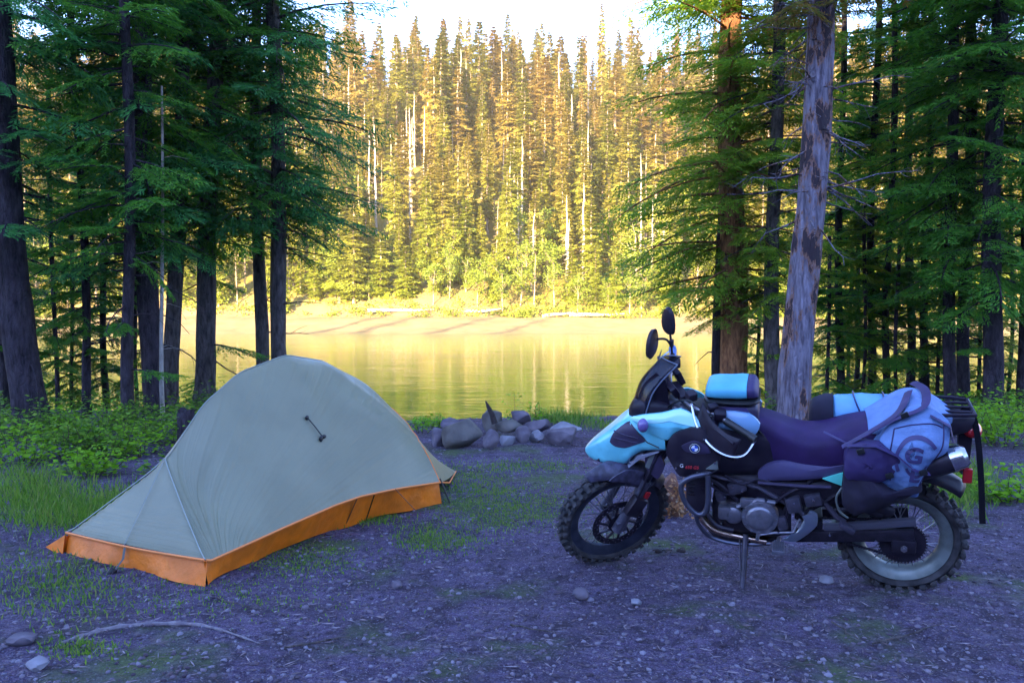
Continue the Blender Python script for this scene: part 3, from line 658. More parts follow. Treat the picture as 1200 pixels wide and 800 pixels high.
# foot strap and stake
mb=MB(); mb.tube([(0,.62,.135),(-.03,.60,.06),(-.10,.585,.012)],.011,4,flat=.25); mb.tube([(-.10,.60,.03),(-.155,.58,-.01)],.009,5); mb.ell((-.10,.595,.012),(.03,.018,.016),8,6); mb.build('foot_strap',BLK,tent)
mb=MB(); mb.tube([tentpt(2.12,.02)+Vector((.005,-.01,0)),(2.17,-.085,.0)],.006,5); mb.tube([(1.62,.0,.2),(1.74,-.13,.0)],.002,4); mb.tube([(1.25,.028,.205),(1.25,.13,.012)],.005,4,flat=.3); mb.tube([(1.42,.022,.20),(1.44,.11,.012)],.005,4,flat=.3); mb.build('pole_foot',BLK,tent)
mb=MB(); mb.add([(-.01,1.13,.12),(-.03,1.13,.0),(-.02,1.30,.03),(.06,1.18,.08)],[[0,1,2],[0,2,3],[1,3,2],[0,3,1]]); mb.build('corner_flap',ORANGE,tent,smooth=False)
# ------------------------------------------------------------------ motorcycle
BX,BY=1.98,4.28; hd=R_(162); ln_=R_(15)
ex=Vector((math.cos(hd),math.sin(hd),0)); ey0=Vector((-math.sin(hd),math.cos(hd),0)); ez0=Vector((0,0,1))
ez=ez0*math.cos(ln_)+ey0*math.sin(ln_); ey=ey0*math.cos(ln_)-ez0*math.sin(ln_)
BM=Matrix(((ex.x,ey.x,ez.x,BX),(ex.y,ey.y,ez.y,BY),(ex.z,ey.z,ez.z,zz(BX,BY)-.002),(0,0,0,1)))
bike=empty('motorcycle',M=BM); tag(bike,'adventure motorcycle with pale cyan fairing leaning on its side stand on the gravel','motorcycle')
rk=R_(27); sax=Vector((-math.sin(rk),0,math.cos(rk))); spv=Vector((1.58,0,0)); RS=Matrix.Rotation(R_(38),3,sax)
STEER=lambda v: spv+RS@(v-spv)+Vector((0,0,-.012))
CY=mat('cyan_paint',(.17,.60,.70),.30,coat=.4,col2=(.12,.46,.54),nscale=11)
DPL=mat('dark_plastic',(.009,.005,.015),.45,spec=.3,col2=(.026,.020,.032),nscale=9,bump=.05,bscale=200)
DP2=mat('purple_grey_plastic',(.042,.030,.075),.5,noise_amt=.3,nscale=18)
RUB=mat('tyre_rubber',(.016,.015,.018),.85,col2=(.060,.055,.060),nscale=16,bump=.2,bscale=60)
RIMD=mat('dark_rim',(.07,.08,.12),.35,metal=.6,noise_amt=.35,nscale=14)
RIMM=mat('dusty_rim',(.22,.25,.24),.45,metal=.35,noise_amt=.35,nscale=14)
MET=mat('grey_metal',(.28,.27,.32),.38,metal=.75,noise_amt=.3,nscale=22,bump=.1,bscale=60)
DMET=mat('dark_metal',(.035,.028,.045),.4,metal=.5,noise_amt=.4,nscale=22)
CHR=mat('polished_steel',(.55,.55,.58),.2,metal=1.)
COP=mat('heated_steel_pipe',(.50,.36,.28),.25,metal=1.)
RED=mat('red_lens',(.45,.01,.015),.25,coat=.5); WHT=mat('white_mark',(.75,.75,.78),.5); BLU=mat('blue_mark',(.02,.10,.55),.4); ORF=mat('red_mark',(.65,.03,.04),.5)
SEATM=mat('seat_vinyl',(.032,.012,.075),.6,spec=.3,noise_amt=.3,nscale=9,bump=.1,bscale=160); SEAT2=mat('seat_side_vinyl',(.075,.060,.15),.6,noise_amt=.2,nscale=8,bump=.08,bscale=160)
TAIL=Vector((0,0,0))
def wheel(name,c,R,ws,rimr,steer,knobs,label=None,tw=.05):
    root=empty(name); root.parent=bike; X=STEER if steer else None
    mb=MB(); mb.X=X; w_=ws; pr=[]
    for k in range(14):
        a=2*math.pi*k/14; pr.append((R-.012-(R-.012-rimr)/2+((R-.012-rimr)/2)*math.cos(a), w_*math.sin(a)*(.92+.08*math.cos(a))))
    mb.lathe(c,pr,72)
    for i in range(knobs):      # block tread
        a=2*math.pi*i/knobs
        for row,(yy,rr,sz) in enumerate(((-.82,R-.020,(.026,.016,.022)),(-.3,R-.006,(.024,.022,.026)),(.3,R-.006,(.024,.022,.026)),(.82,R-.020,(.026,.016,.022)))):
            aa=a+(math.pi/knobs if row in(1,2) else 0)
            p=Vector(c)+Vector((rr*math.cos(aa),yy*w_,rr*math.sin(aa)))
            mb.box(p,(sz[2],w_*.5,sz[0]),rot=Matrix.Rotation(-aa+math.pi*0,3,'Y')@Matrix.Rotation(0,3,'Z'),bev=.003)
    mb.build('tyre',RUB,root,ang=35)
    mb=MB(); mb.X=X; rr=rimr; h=tw
    mb.lathe(c,[(rr+.010,h),(rr+.012,h*.86),(rr-.012,h*.74),(rr-.028,h*.35),(rr-.030,-h*.35),(rr-.012,-h*.74),(rr+.012,-h*.86),(rr+.010,-h),(rr-.022,-h*.8),(rr-.042,-h*.3),(rr-.042,h*.3),(rr-.022,h*.8)],72); mb.build('rim',RIMD if steer else RIMM,root,ang=50)
    mb=MB(); mb.X=X
    for i in range(36):
        a=2*math.pi*i/36; s=1 if i%2 else -1; b=a+s*.55*(1 if (i//2)%2 else -1)
        mb.tube([Vector(c)+Vector((.040*math.cos(b),s*.038,.040*math.sin(b))),Vector(c)+Vector(((rr-.035)*math.cos(a),s*.006,(rr-.035)*math.sin(a)))],.0026,4,cap=False)
    mb.build('spokes',MET,root)
    mb=MB(); mb.X=X; mb.lathe(c,[(.0,.06),(.030,.06),(.045,.045),(.032,.03),(.030,-.03),(.045,-.045),(.03,-.06),(.0,-.06)],24,closed=False); mb.build('hub',DMET,root)
    return root
fc=(1.475,0,.318)
fwheel=wheel('front_wheel',fc,.316,.048,.252,True,36,tw=.032)
mb=MB(); mb.X=STEER; dc=(1.475,.064,.318)
mb.lathe(dc,[(.148,.0025),(.148,-.0025),(.112,-.0025),(.112,.0025)],60)
for i in range(10):
    a=2*math.pi*i/10; mb.tube([Vector(dc)+Vector((.05*math.cos(a),0,.05*math.sin(a))),Vector(dc)+Vector((.116*math.cos(a+.35),0,.116*math.sin(a+.35)))],.007,6)
mb.lathe(dc,[(.058,.006),(.058,-.01),(.02,-.01),(.02,.006)],30)
for i in range(24):
    a=2*math.pi*i/24
    for rr_ in (.122,.137): mb.lathe(Vector(dc)+Vector((rr_*math.cos(a+(.13 if rr_>.13 else 0)),.003,rr_*math.sin(a+(.13 if rr_>.13 else 0)))),[(.0,.0006),(.0045,.0006)],8,m=1,closed=False)
mb.build('brake_disc',[DMET,CHR],fwheel,ang=30)
rc=(.022,0,.296)
rwheel=wheel('rear_wheel',rc,.297,.060,.218,False,32,tw=.050)
mb=MB(); sc_=Vector((.022,.085,.296)); mb.lathe(sc_,[(.105,.003),(.105,-.003),(.03,-.003),(.03,.003)],44)
for i in range(44):
    a=2*math.pi*i/44; mb.box(sc_+Vector((.108*math.cos(a),0,.108*math.sin(a))),(.006,.005,.008),rot=Matrix.Rotation(-a,3,'Y'))
mb.build('sprocket',DMET,rwheel)
# fork
mb=MB(); mb.X=STEER
for s in (1,-1):
    f=lambda z,o=0: (1.48-.5095*(z-.335)*1.0-.02+o, s*.095, z)
    mb.tube([f(.30,.02),f(.36,.015),f(.50),f(.60)],[.030,.029,.027,.030],14); mb.tube([f(.60),f(1.0)],.021,12,m=1)
    mb.tube([f(.88),f(1.02)],.030,12,m=0)
mb.box((1.13,0,.99),(.07,.24,.03),rot=('Y',-rk),bev=.008); mb.box((1.22,0,.80),(.07,.24,.04),rot=('Y',-rk),bev=.008)
mb.tube([(1.48,.12,.335),(1.48,-.12,.335)],.012,10); mb.box((1.475,.105,.335),(.06,.03,.07),bev=.01)
mb.build('fork',[mat('fork_leg',(.13,.125,.17),.4,metal=.5,noise_amt=.3,nscale=30),DMET],bike)
mb=MB(); mb.X=STEER; mb.box((1.40,.125,.47),(.085,.05,.12),rot=('Y',-.6),bev=.015); mb.tube([(1.39,.13,.52),(1.34,.12,.62),(1.26,.11,.78)],.006,6); mb.build('brake_caliper',DMET,bike)
mb=MB(); mb.X=STEER; mb.box((1.335,.122,.515),(.03,.008,.05),rot=('Y',-rk),bev=.003); mb.build('reflector',RED,bike)
# low front fender, following the wheel
mb=MB(); mb.X=STEER; vs=[]; nA=26; nB=11
for layer in (0,1):
    for i in range(nA+1):
        a=R_(66+84*i/nA)        # from the tip back over the wheel
        t=i/nA; wv_=.088*(1-.70*max(0,(.45-t)/.45)**1.6)*(1-.35*max(0,(t-.8)/.2))
        for j in range(nB+1):
            u=2*j/nB-1; rr_=.352+ (.028*(1-t)) -.060*abs(u)**2.2*(.6+.4*t)-(.005 if layer else 0)
            if t>.35 and t<.75: rr_-=.045*max(0,abs(u)-.55)/.45
            vs.append(Vector(fc)+Vector((rr_*math.cos(a),wv_*u,rr_*math.sin(a))))
n1=(nA+1)*(nB+1); fs=[]
for i in range(nA):
    for j in range(nB):
        q=[i*(nB+1)+j,(i+1)*(nB+1)+j,(i+1)*(nB+1)+j+1,i*(nB+1)+j+1]; fs+=[q,[n1+k for k in q[::-1]]]
for j in range(nB): fs+=[[j,j+1,n1+j+1,n1+j],[nA*(nB+1)+j+1,nA*(nB+1)+j,n1+nA*(nB+1)+j,n1+nA*(nB+1)+j+1]]
for i in range(nA): fs+=[[(i+1)*(nB+1),i*(nB+1),n1+i*(nB+1),n1+(i+1)*(nB+1)],[i*(nB+1)+nB,(i+1)*(nB+1)+nB,n1+(i+1)*(nB+1)+nB,n1+i*(nB+1)+nB]]
mb.add(vs,fs); mb.panel([(1.53,.66),(1.44,.70),(1.34,.66),(1.29,.57),(1.33,.52),(1.42,.60)],.088,.006,.012); mb.panel([(1.53,.66),(1.44,.70),(1.34,.66),(1.29,.57),(1.33,.52),(1.42,.60)],.088,.006,.012,side=-1)
mb.build('front_fender',mat('fender_plastic',(.075,.07,.12),.45,col2=(.03,.025,.045),nscale=25),bike)
# handlebar
mb=MB(); mb.X=STEER
hb=curve([(.93,-.40,1.00),(1.01,-.25,1.035),(1.09,-.12,1.03),(1.10,0,1.03),(1.09,.12,1.03),(1.01,.25,1.035),(.93,.40,1.00)],5)
mb.tube(hb,.0115,10); mb.build('handlebar',MET,bike)
for s in (1,-1):
    mb=MB(); mb.X=STEER; mb.tube([(.995,s*.28,1.027),(.925,s*.405,.998)],.019,12); mb.tube([(.93,s*.40,1.0),(.917,s*.43,.995)],.021,12); mb.build('grip',BLK if s>0 else mat('blue_grip',(.08,.16,.42),.5),bike)
    mb=MB(); mb.X=STEER; mb.box((1.005,s*.245,1.04),(.06,.055,.05),rot=('Z',-s*.5),bev=.012); mb.box((1.02,s*.20,1.06),(.05,.04,.035),bev=.01); mb.tube([(1.03,s*.22,1.03),(1.06,s*.3,1.01),(1.02,s*.40,.985)],.0065,7); mb.box((1.03,s*.235,1.0),(.03,.05,.04),bev=.008); mb.build('switch_cluster',DPL,bike)
    mb=MB(); mb.X=STEER; mb.tube(curve([(1.10,s*.13,1.06),(1.115,s*.22,.99),(1.09,s*.31,.93),(1.045,s*.395,.915),(.985,s*.445,.935),(.92,s*.43,.99)],5),.0062,7,flat=.6); mb.build('hand_guard_bar',CHR,bike)
    mb=MB(); mb.X=STEER; vs=[]
    g=curve([(1.112,s*.19,1.01),(1.105,s*.27,.955),(1.07,s*.36,.925),(1.03,s*.42,.925)],3); m_=len(g)
    for p in g:
        for k in range(5):
            t=k/4; vs.append(p+Vector((-.01-.03*t*t,0,-.035+.125*t)))
    mb.add(vs,[[i*5+k,i*5+k+1,(i+1)*5+k+1,(i+1)*5+k] for i in range(m_-1) for k in range(4)])
    o=mb.build('hand_guard',DPL,bike); md=o.modifiers.new('t','SOLIDIFY'); md.thickness=.004
mb=MB(); mb.X=STEER; mb.box((1.10,0,1.045),(.05,.14,.04),bev=.01); mb.box((1.14,-.02,1.075),(.035,.13,.07),rot=('Y',.5),bev=.01); mb.box((1.08,.09,1.075),(.05,.05,.045),bev=.01)
mb.box((1.07,-.07,1.09),(.03,.07,.09),rot=('Y',.4),bev=.008); mb.build('bar_clamp',DPL,bike)
# mirrors: both stand on the far half of the bar
def mirror(c,rx,rz,yaw,stem):
    mb=MB(); mb.X=STEER; Rm=Matrix.Rotation(yaw,3,'Z'); c=Vector(c); n=24; vs=[]
    for ly,(dx,s_) in enumerate(((-.010,.90),(-.006,1.),(.012,.92),(.022,.55),(.024,.05))):
        for k in range(n):
            a=2*math.pi*k/n; cx,sz=math.cos(a),math.sin(a)
            cx=math.copysign(abs(cx)**.85,cx); sz=math.copysign(abs(sz)**.85,sz)
            vs.append(c+Rm@Vector((dx,rx*s_*cx*(1-.18*sz),rz*s_*sz)))
    fs=[[l*n+k,l*n+(k+1)%n,(l+1)*n+(k+1)%n,(l+1)*n+k] for l in range(4) for k in range(n)]+[list(range(n))[::-1],[4*n+k for k in range(n)]]
    mb.add(vs,fs); mb.tube(curve(stem,4),.0065,8); mb.tube([stem[0],Vector(stem[0])+Vector((0,0,.04))],.012,8); mb.build('mirror',DPL,bike)
mirror((1.005,-.315,1.265),.050,.082,R_(10),[(1.0,-.27,1.04),(1.0,-.285,1.12),(1.0,-.305,1.19)])
mirror((1.105,-.30,1.16),.066,.085,R_(-48),[(1.0,-.285,1.12),(1.03,-.29,1.17),(1.08,-.30,1.18)])
mb=MB(); mb.X=STEER
for pts in ([(1.05,.2,1.03),(1.12,.12,1.08),(1.18,.03,.98),(1.15,0,.80)],[(1.05,-.2,1.03),(1.13,-.14,1.11),(1.19,-.05,.98),(1.15,-.03,.8)],[(1.02,.24,1.0),(1.08,.17,.93),(1.10,.1,.84)],[(1.02,-.25,1.02),(1.11,-.2,1.10),(1.2,-.1,1.02)]): mb.tube(curve(pts,6),.0055,6)
mb.build('control_cable',BLK,bike)
# beak
BE=[(1.60,.690,.665,.030),(1.57,.722,.640,.060),(1.52,.765,.628,.085),(1.46,.815,.625,.108),(1.41,.860,.630,.125),(1.36,.895,.640,.140),(1.32,.905,.690,.150),(1.27,.900,.725,.160),(1.21,.880,.738,.168),(1.15,.850,.745,.172)]
mb=MB(); mb.loft(loft_spline(BE,4),n=40,pw=.45); beak=mb.build('beak',CY,bike,ang=50)
def bvh_of(o):
    me=o.data; return BVHTree.FromPolygons([v.co for v in me.vertices],[list(p.vertices) for p in me.polygons])
bb=bvh_of(beak)
def yfun(bv,off,dflt):
    def f(x,z):
        h=bv.ray_cast(Vector((x,2,z)),Vector((0,-1,0)))
        return (h[0].y if h[0] else dflt)+off
    return f
SC=[(1.445,.77),(1.425,.82),(1.385,.86),(1.335,.893),(1.285,.85),(1.245,.81),(1.30,.78),(1.36,.752),(1.415,.750)]
for s in (1,-1):
    mb=MB(); mb.panel(SC,yfun(bb,.003,.12),.004,.0,rings=8,side=s)
    f=yfun(bb,.006,.12)
    for z0,z1 in ((.80,.79),(.835,.815)): mb.tube([(x,s*f(x,z0+(z1-z0)*(1.43-x)/.15),z0+(z1-z0)*(1.43-x)/.15) for x in np.linspace(1.42,1.29,9)],.004,6)
    mb.build('side_scoop',DP2,bike)
for s in (1,-1):
    mb=MB(); mb.panel([(1.37,.655),(1.335,.700),(1.26,.738),(1.165,.765),(1.165,.748),(1.28,.70),(1.345,.645)],yfun(bb,.003,.15),.004,.0,sm=2,side=s); mb.build('beak_trim',mat('grey_trim',(.20,.20,.26),.5),bike)
    f=yfun(bb,.002,.14); mb=MB(); mb.tube([(x,s*f(x,z),z) for x,z in ((1.345,.885),(1.29,.845),(1.24,.80),(1.18,.775))],.0035,5); mb.build('panel_gap',BLK,bike)
# tank side panels, shroud with emblem
TW=[(1.325,.925),(1.26,.945),(1.16,.962),(1.07,.985),(1.00,.955),(.945,.895),(.985,.880),(1.04,.885),(1.10,.862),(1.135,.825),(1.20,.848),(1.27,.89)]
SH=[(1.125,.835),(1.09,.875),(1.02,.905),(.95,.905),(.90,.86),(.875,.80),(.885,.71),(.93,.665),(.99,.645),(1.075,.645),(1.105,.69),(1.14,.765)]
tw_y=lambda x,z: .185-.35*max(z-.90,0)-.10*max(x-1.15,0)
for s in (1,-1):
    mb=MB(); mb.panel(TW,tw_y,.012,.012,side=s); mb.build('tank_panel',CY,bike)
    mb=MB(); mb.panel(TW[:6]+[(1.0,.93),(1.10,.925),(1.2,.905),(1.27,.905)],lambda x,z: tw_y(x,z)+.004,.006,.012,side=s); mb.build('tank_panel',mat('pale_cyan_paint',(.42,.80,.80),.22,coat=.6),bike)
    mb=MB(); mb.panel(SH,.212,.03,.022,rings=7,side=s); sh=mb.build('radiator_shroud',DPL,bike)
    if s==1: shb=bvh_of(sh)
    mb=MB(); mb.panel([(1.06,.82),(1.0,.85),(.94,.83),(.92,.79),(.98,.78),(1.04,.79)],lambda x,z:.236 if s==1 else .236,.01,.004,side=s); mb.build('shroud_insert',DP2,bike)
    mb=MB(); mb.panel([(.945,.70),(.89,.745),(.885,.70)],.232,.008,.002,sm=0,side=s); mb.build('shroud_insert',RIMM,bike)
# round emblem: black ring, quartered blue and white
EC=Vector((.995,.2445,.815)); mb=MB()
mb.lathe(EC,[(.0,.0),(.026,.0),(.028,-.006)],32,closed=False,m=0); mb.lathe(EC,[(.0245,.0012),(.0225,.0012)],32,closed=False,m=1)
for k in range(4): mb.lathe(EC+Vector((0,.0015,0)),[(.0,.0),(.017,.0)],8,closed=False,m=2 if k%2 else 1,a0=k*math.pi/2,a1=(k+1)*math.pi/2)
mb.build('emblem',[BLK,WHT,BLU],bike)
def text(body,size,name,material,parent,loc,ydir=1,shear=0.,rot=0.,ext=.0008,M=None):
    c=bpy.data.curves.new(name,'FONT'); c.body=body; c.size=size; c.extrude=ext; c.shear=shear; c.align_x='CENTER'; c.align_y='CENTER'
    o=bpy.data.objects.new(name,c); COL.objects.link(o); dg=bpy.context.evaluated_depsgraph_get(); me=bpy.data.meshes.new_from_object(o.evaluated_get(dg)); bpy.data.objects.remove(o); me.materials.clear(); me.materials.append(material); o=link(name,me)
    # text x axis runs along -x of the bike (left side seen from outside), its normal along +y
    X=Vector((-math.cos(rot),0,-math.sin(rot))); Nn=Vector((0,1,0)); Y=Nn.cross(X)
    o.parent=parent; o.matrix_local=Matrix(((X.x,Y.x,Nn.x,loc[0]),(X.y,Y.y,Nn.y,loc[1]),(X.z,Y.z,Nn.z,loc[2]),(0,0,0,1)))
    return o
text('G',.026,'lettering',WHT,bike,(1.062,.2345,.712)); text('650 GS',.022,'lettering',ORF,bike,(1.012,.238,.708),shear=.2); text('Sertao',.026,'lettering',MET,bike,(.965,.238,.678),shear=.5,rot=-.12)
# central body: tank, frame cover, engine space
mb=MB(); mb.loft(loft_spline([(1.20,.93,.80,.11),(1.10,.965,.66,.15),(1.0,.965,.60,.175),(.90,.955,.60,.18),(.80,.945,.60,.165),(.72,.925,.60,.14),(.62,.88,.60,.12)],3),n=24,pw=.7); mb.build('fuel_tank',DPL,bike)
for s in (1,-1):
    mb=MB(); mb.panel([(.95,.93),(.85,.975),(.74,.965),(.69,.92),(.715,.865),(.80,.88),(.90,.90)],lambda x,z:.165-.25*max(z-.9,0),.02,.012,side=s); mb.build('tank_top_panel',mat('blue_grey_paint',(.17,.32,.50),.35,coat=.3),bike)
mb=MB(); mb.loft(loft_spline([(.90,.66,.50,.10),(.75,.64,.47,.13),(.6,.64,.46,.135),(.45,.63,.45,.13),(.3,.64,.47,.12),(.2,.66,.52,.10)],3),n=20,pw=.6); mb.loft([(1.06,.66,.40,.10),(1.0,.68,.36,.13),(.95,.66,.36,.12)],n=16,pw=.4); mb.build('frame_cover',DPL,bike)
# windscreen and cowl
mb=MB(); mb.loft(loft_spline([(1.35,.94,.88,.05),(1.32,.985,.88,.09),(1.26,1.01,.87,.115),(1.19,1.0,.87,.115),(1.12,.98,.88,.09)],3),n=20,pw=.6); mb.build('cowl',DPL,bike)
SCRN=mat('smoked_screen',(.03,.03,.05),.15,spec=.6); 
ns=SCRN.node_tree; tb=ns.nodes.new('ShaderNodeBsdfTransparent'); ms=ns.nodes.new('ShaderNodeMixShader'); ms.inputs[0].default_value=.6; tb.inputs[0].default_value=(.55,.55,.65,1)
ns.links.new(ns.nodes['Principled BSDF'].outputs[0],ms.inputs[1]); ns.links.new(tb.outputs[0],ms.inputs[2]); ns.links.new(ms.outputs[0],ns.nodes['Material Output'].inputs[0])
vs=[]; nu,nv=14,10; prof=curve([(1.335,0,.955),(1.30,0,1.06),(1.245,0,1.135),(1.175,0,1.205)],4)
for i in range(nv+1):
    t=i/nv; q=prof[min(int(round(t*(len(prof)-1))),len(prof)-1)]; wv_=.125*(1-.45*t**2)
    for j in range(nu+1):
        u=2*j/nu-1; vs.append(Vector((q.x-.085*u*u,wv_*u,q.z-.02*u*u)))
mb=MB(); mb.add(vs,[[i*(nu+1)+j,i*(nu+1)+j+1,(i+1)*(nu+1)+j+1,(i+1)*(nu+1)+j] for i in range(nv) for j in range(nu)])
wsn=mb.build('windscreen',SCRN,bike); md=wsn.modifiers.new('t','SOLIDIFY'); md.thickness=.004
mb=MB(); e=[vs[i*(nu+1)] for i in range(nv+1)]+[vs[nv*(nu+1)+j] for j in range(nu+1)]+[vs[i*(nu+1)+nu] for i in range(nv,-1,-1)]; mb.tube(e,.0035,6); mb.build('screen_edge',mat('screen_edge',(.12,.14,.20),.3),wsn)
mb=MB(); mb.panel([(1.30,.96),(1.27,1.07),(1.20,1.14),(1.15,1.10),(1.14,.98),(1.2,.95)],.075,.15,.0,sm=2); mb.build('instrument_panel',DPL,bike)
for s in (1,-1):
    mb=MB(); mb.tube([(1.245,s*.10,.92),(1.245,s*.19,.915)],.011,8); mb.ell((1.25,s*.215,.912),(.028,.032,.036),16,10); mb.build('turn_signal',mat('turn_lens',(.14,.10,.30),.2,coat=.5),bike)
# inner fairing strut with number stripe
for s in (1,-1):
    mb=MB(); mb.panel([(1.255,.74),(1.20,.745),(1.16,.66),(1.20,.58),(1.26,.64)],.13,.02,.004,side=s); mb.build('fork_shield',DP2,bike)
mb=MB(); mb.panel([(1.225,.74),(1.20,.74),(1.24,.64),(1.262,.65)],.138,.006,.0,sm=0); mb.build('number_stripe',RIMM,bike)
# seat
ST=[(.70,.93,.66,.115),(.62,.905,.66,.125),(.53,.865,.655,.14),(.46,.85,.655,.15),(.38,.862,.66,.155),(.30,.89,.67,.155),(.2,.915,.70,.15),(.05,.93,.74,.14),(-.12,.93,.80,.12)]
mb=MB(); mb.loft(loft_spline(ST,5),n=32,pw=.55); mb.build('seat',SEATM,bike)
SL=[(.70,.66),(.66,.70),(.58,.725),(.48,.715),(.36,.715),(.26,.735),(.30,.685),(.38,.652),(.5,.632),(.6,.622),(.69,.617)]
TR=[(.40,.652),(.27,.705),(.30,.617)]
for s in (1,-1):
    mb=MB(); mb.panel(SL,.150,.03,.012,side=s); mb.build('seat_side',SEAT2,bike)
    mb=MB(); mb.panel(TR,.166,.012,.004,sm=0,side=s); mb.build('tail_panel',mat('mint_paint',(.12,.66,.55),.3,coat=.4),bike)
    mb=MB(); mb.tube([(.70,s*.155,.606),(.5,s*.16,.604),(.36,s*.158,.607)],.009,8); mb.build('grab_rail',DP2,bike)
# engine
mb=MB(); mb.loft(loft_spline([(.93,.46,.33,.08),(.86,.50,.29,.13),(.75,.50,.28,.15),(.63,.48,.28,.15),(.54,.44,.29,.12)],3),n=20,pw=.55)
mb.tube([(.79,0,.45),(.87,0,.68)],.085,16)
for k in range(7): mb.box((.80+.011*k,0,.50+.024*k),(.20,.20,.006),rot=('Y',.35),bev=.002)
mb.build('engine_block',DMET,bike)
mb=MB(); ec=Vector((.69,.165,.425)); mb.lathe(ec,[(.0,.035),(.05,.034),(.062,.028),(.066,.022),(.086,.018),(.090,.010),(.090,-.03)],40,closed=False)
for k in range(12):
    a=2*math.pi*k/12; mb.tube([ec+Vector((.080*math.cos(a),.015,.080*math.sin(a))),ec+Vector((.080*math.cos(a),.024,.080*math.sin(a)))],.006,6)
for k in range(9):
    a=-1.2+k*.3; mb.tube([ec+Vector((.02*math.cos(a),.033,.02*math.sin(a))),ec+Vector((.058*math.cos(a),.028,.058*math.sin(a)))],.0028,5)
mb.lathe(ec+Vector((.13,-.02,-.005)),[(.0,.03),(.03,.03),(.045,.02),(.05,-.02)],24,closed=False); mb.tube([(.80,.16,.47),(.70,.17,.52),(.62,.15,.50)],.014,8); mb.box((.86,.15,.43),(.07,.05,.07),bev=.015); mb.box((.75,.165,.50),(.07,.03,.05),bev=.012)
mb.build('engine_cover',MET,bike,ang=35)
mb=MB(); mb.tube(curve([(.90,.05,.60),(1.0,.07,.52),(.99,.10,.38),(.92,.125,.31),(.80,.13,.285),(.66,.13,.268)],5),.017,10); mb.build('exhaust_pipe',COP,bike)
mb=MB(); mb.loft([(.98,.34,.30,.06),(.92,.29,.245,.12),(.80,.27,.225,.13),(.66,.275,.235,.12),(.60,.29,.26,.08)],n=16,pw=.5); mb.build('skid_plate',DMET,bike)
for s in (1,-1):
    mb=MB(); mb.tube(curve([(.90,s*.14,.67),(.94,s*.22,.672),(1.02,s*.245,.655),(1.065,s*.245,.61),(1.055,s*.24,.53),(1.005,s*.235,.46),(.965,s*.235,.455),(.94,s*.235,.50),(.935,s*.235,.60),(.935,s*.235,.665)],5),.0135,10); mb.tube(curve([(1.0,s*.235,.455),(.985,s*.20,.37),(.93,s*.15,.28),(.80,s*.135,.245),(.64,s*.13,.26)],5),.011,8); mb.build('crash_bar',mat('crash_bar_tube',(.10,.10,.14),.35,metal=.6),bike)
    mb=MB(); mb.panel([(1.04,.62),(.96,.64),(.95,.50),(.99,.47)],.10,.05,.0); 
    for k in range(7): mb.box((1.0,s*.12,.50+.02*k),(.09,.012,.004))
    mb.build('radiator',DMET,bike)
mb=MB(); mb.tube([(.76,.13,.30),(.765,.235,.16),(.775,.345,.045)],[.016,.014,.012],8); mb.box((.775,.36,.038),(.07,.05,.014),bev=.006); mb.tube([(.79,.13,.29),(.78,.26,.14)],.005,6); mb.build('side_stand',DMET,bike)
mb=MB()
for pts,rr_ in (([(.98,.12,.62),(.88,.16,.58),(.80,.15,.50)],.010),([(.95,.13,.40),(.90,.17,.36),(.82,.17,.34)],.012),([(.62,.15,.50),(.56,.16,.56),(.48,.14,.60)],.008),([(.86,.14,.63),(.78,.17,.60),(.70,.15,.62),(.60,.16,.60)],.006),([(.60,.14,.36),(.56,.16,.45),(.58,.15,.56)],.007),([(.93,.19,.60),(.86,.18,.545),(.78,.165,.55)],.005)): mb.tube(curve(pts,5),rr_,7)
mb.build('hose',DPL,bike)
mb=MB()
for c_,s_ in (((.80,.155,.575),(.09,.03,.05)),((.53,.15,.50),(.07,.05,.08)),((.44,.15,.53),(.08,.04,.06)),((.88,.15,.52),(.05,.04,.045)),((.585,.165,.40),(.05,.03,.07))): mb.box(c_,s_,rot=('Y',.25),bev=.010)
mb.tube([(.94,.12,.62),(.70,.14,.575),(.50,.135,.46),(.44,.12,.36)],.013,8)
mb.build('engine_fitting',mat('cast_metal',(.11,.10,.14),.4,metal=.6,noise_amt=.4,nscale=30),bike)
mb=MB()
for x_,y_,z_ in ((.82,.175,.585),(.775,.175,.565),(.86,.175,.53),(.53,.18,.52),(.44,.175,.54),(.93,.15,.57),(.66,.19,.53),(.60,.17,.35),(.50,.16,.41),(.88,.16,.36),(.95,.236,.86),(1.09,.236,.70),(.90,.236,.74),(.36,.15,.345),(.15,.145,.33)): mb.lathe((x_,y_,z_),[(.0,.006),(.006,.006),(.007,.0),(.007,-.02)],6,closed=False)
mb.build('bolt',CHR,bike)
# pegs, levers, plates
mb=MB(); mb.tube([(.60,.14,.30),(.60,.24,.295)],.010,8); mb.box((.60,.235,.297),(.06,.10,.02),bev=.004)
for k in range(5): mb.box((.58+.01*k,.235,.31),(.004,.09,.01))
mb.build('foot_peg',MET,bike)
mb=MB(); mb.panel([(.58,.305),(.53,.33),(.49,.40),(.455,.475),(.42,.46),(.42,.40),(.46,.35),(.52,.30)],.165,.012,.006); mb.box((.455,.175,.435),(.05,.012,.06),rot=('Y',.5),bev=.01); mb.build('heel_plate',mat('bright_alloy',(.42,.48,.58),.28,metal=.9),bike)
mb=MB(); mb.tube([(.50,.15,.42),(.53,.16,.35),(.62,.17,.345),(.70,.18,.33)],.007,8); mb.tube([(.70,.16,.33),(.70,.22,.33)],.009,8); mb.build('gear_lever',MET,bike)
mb=MB(); mb.tube([(.40,.12,.52),(.33,.14,.44),(.29,.15,.42)],.014,8); mb.box((.285,.19,.415),(.075,.06,.026),rot=('Y',-.55),bev=.01); mb.build('passenger_peg',mat('peg_rubber',(.03,.024,.045),.7),bike)
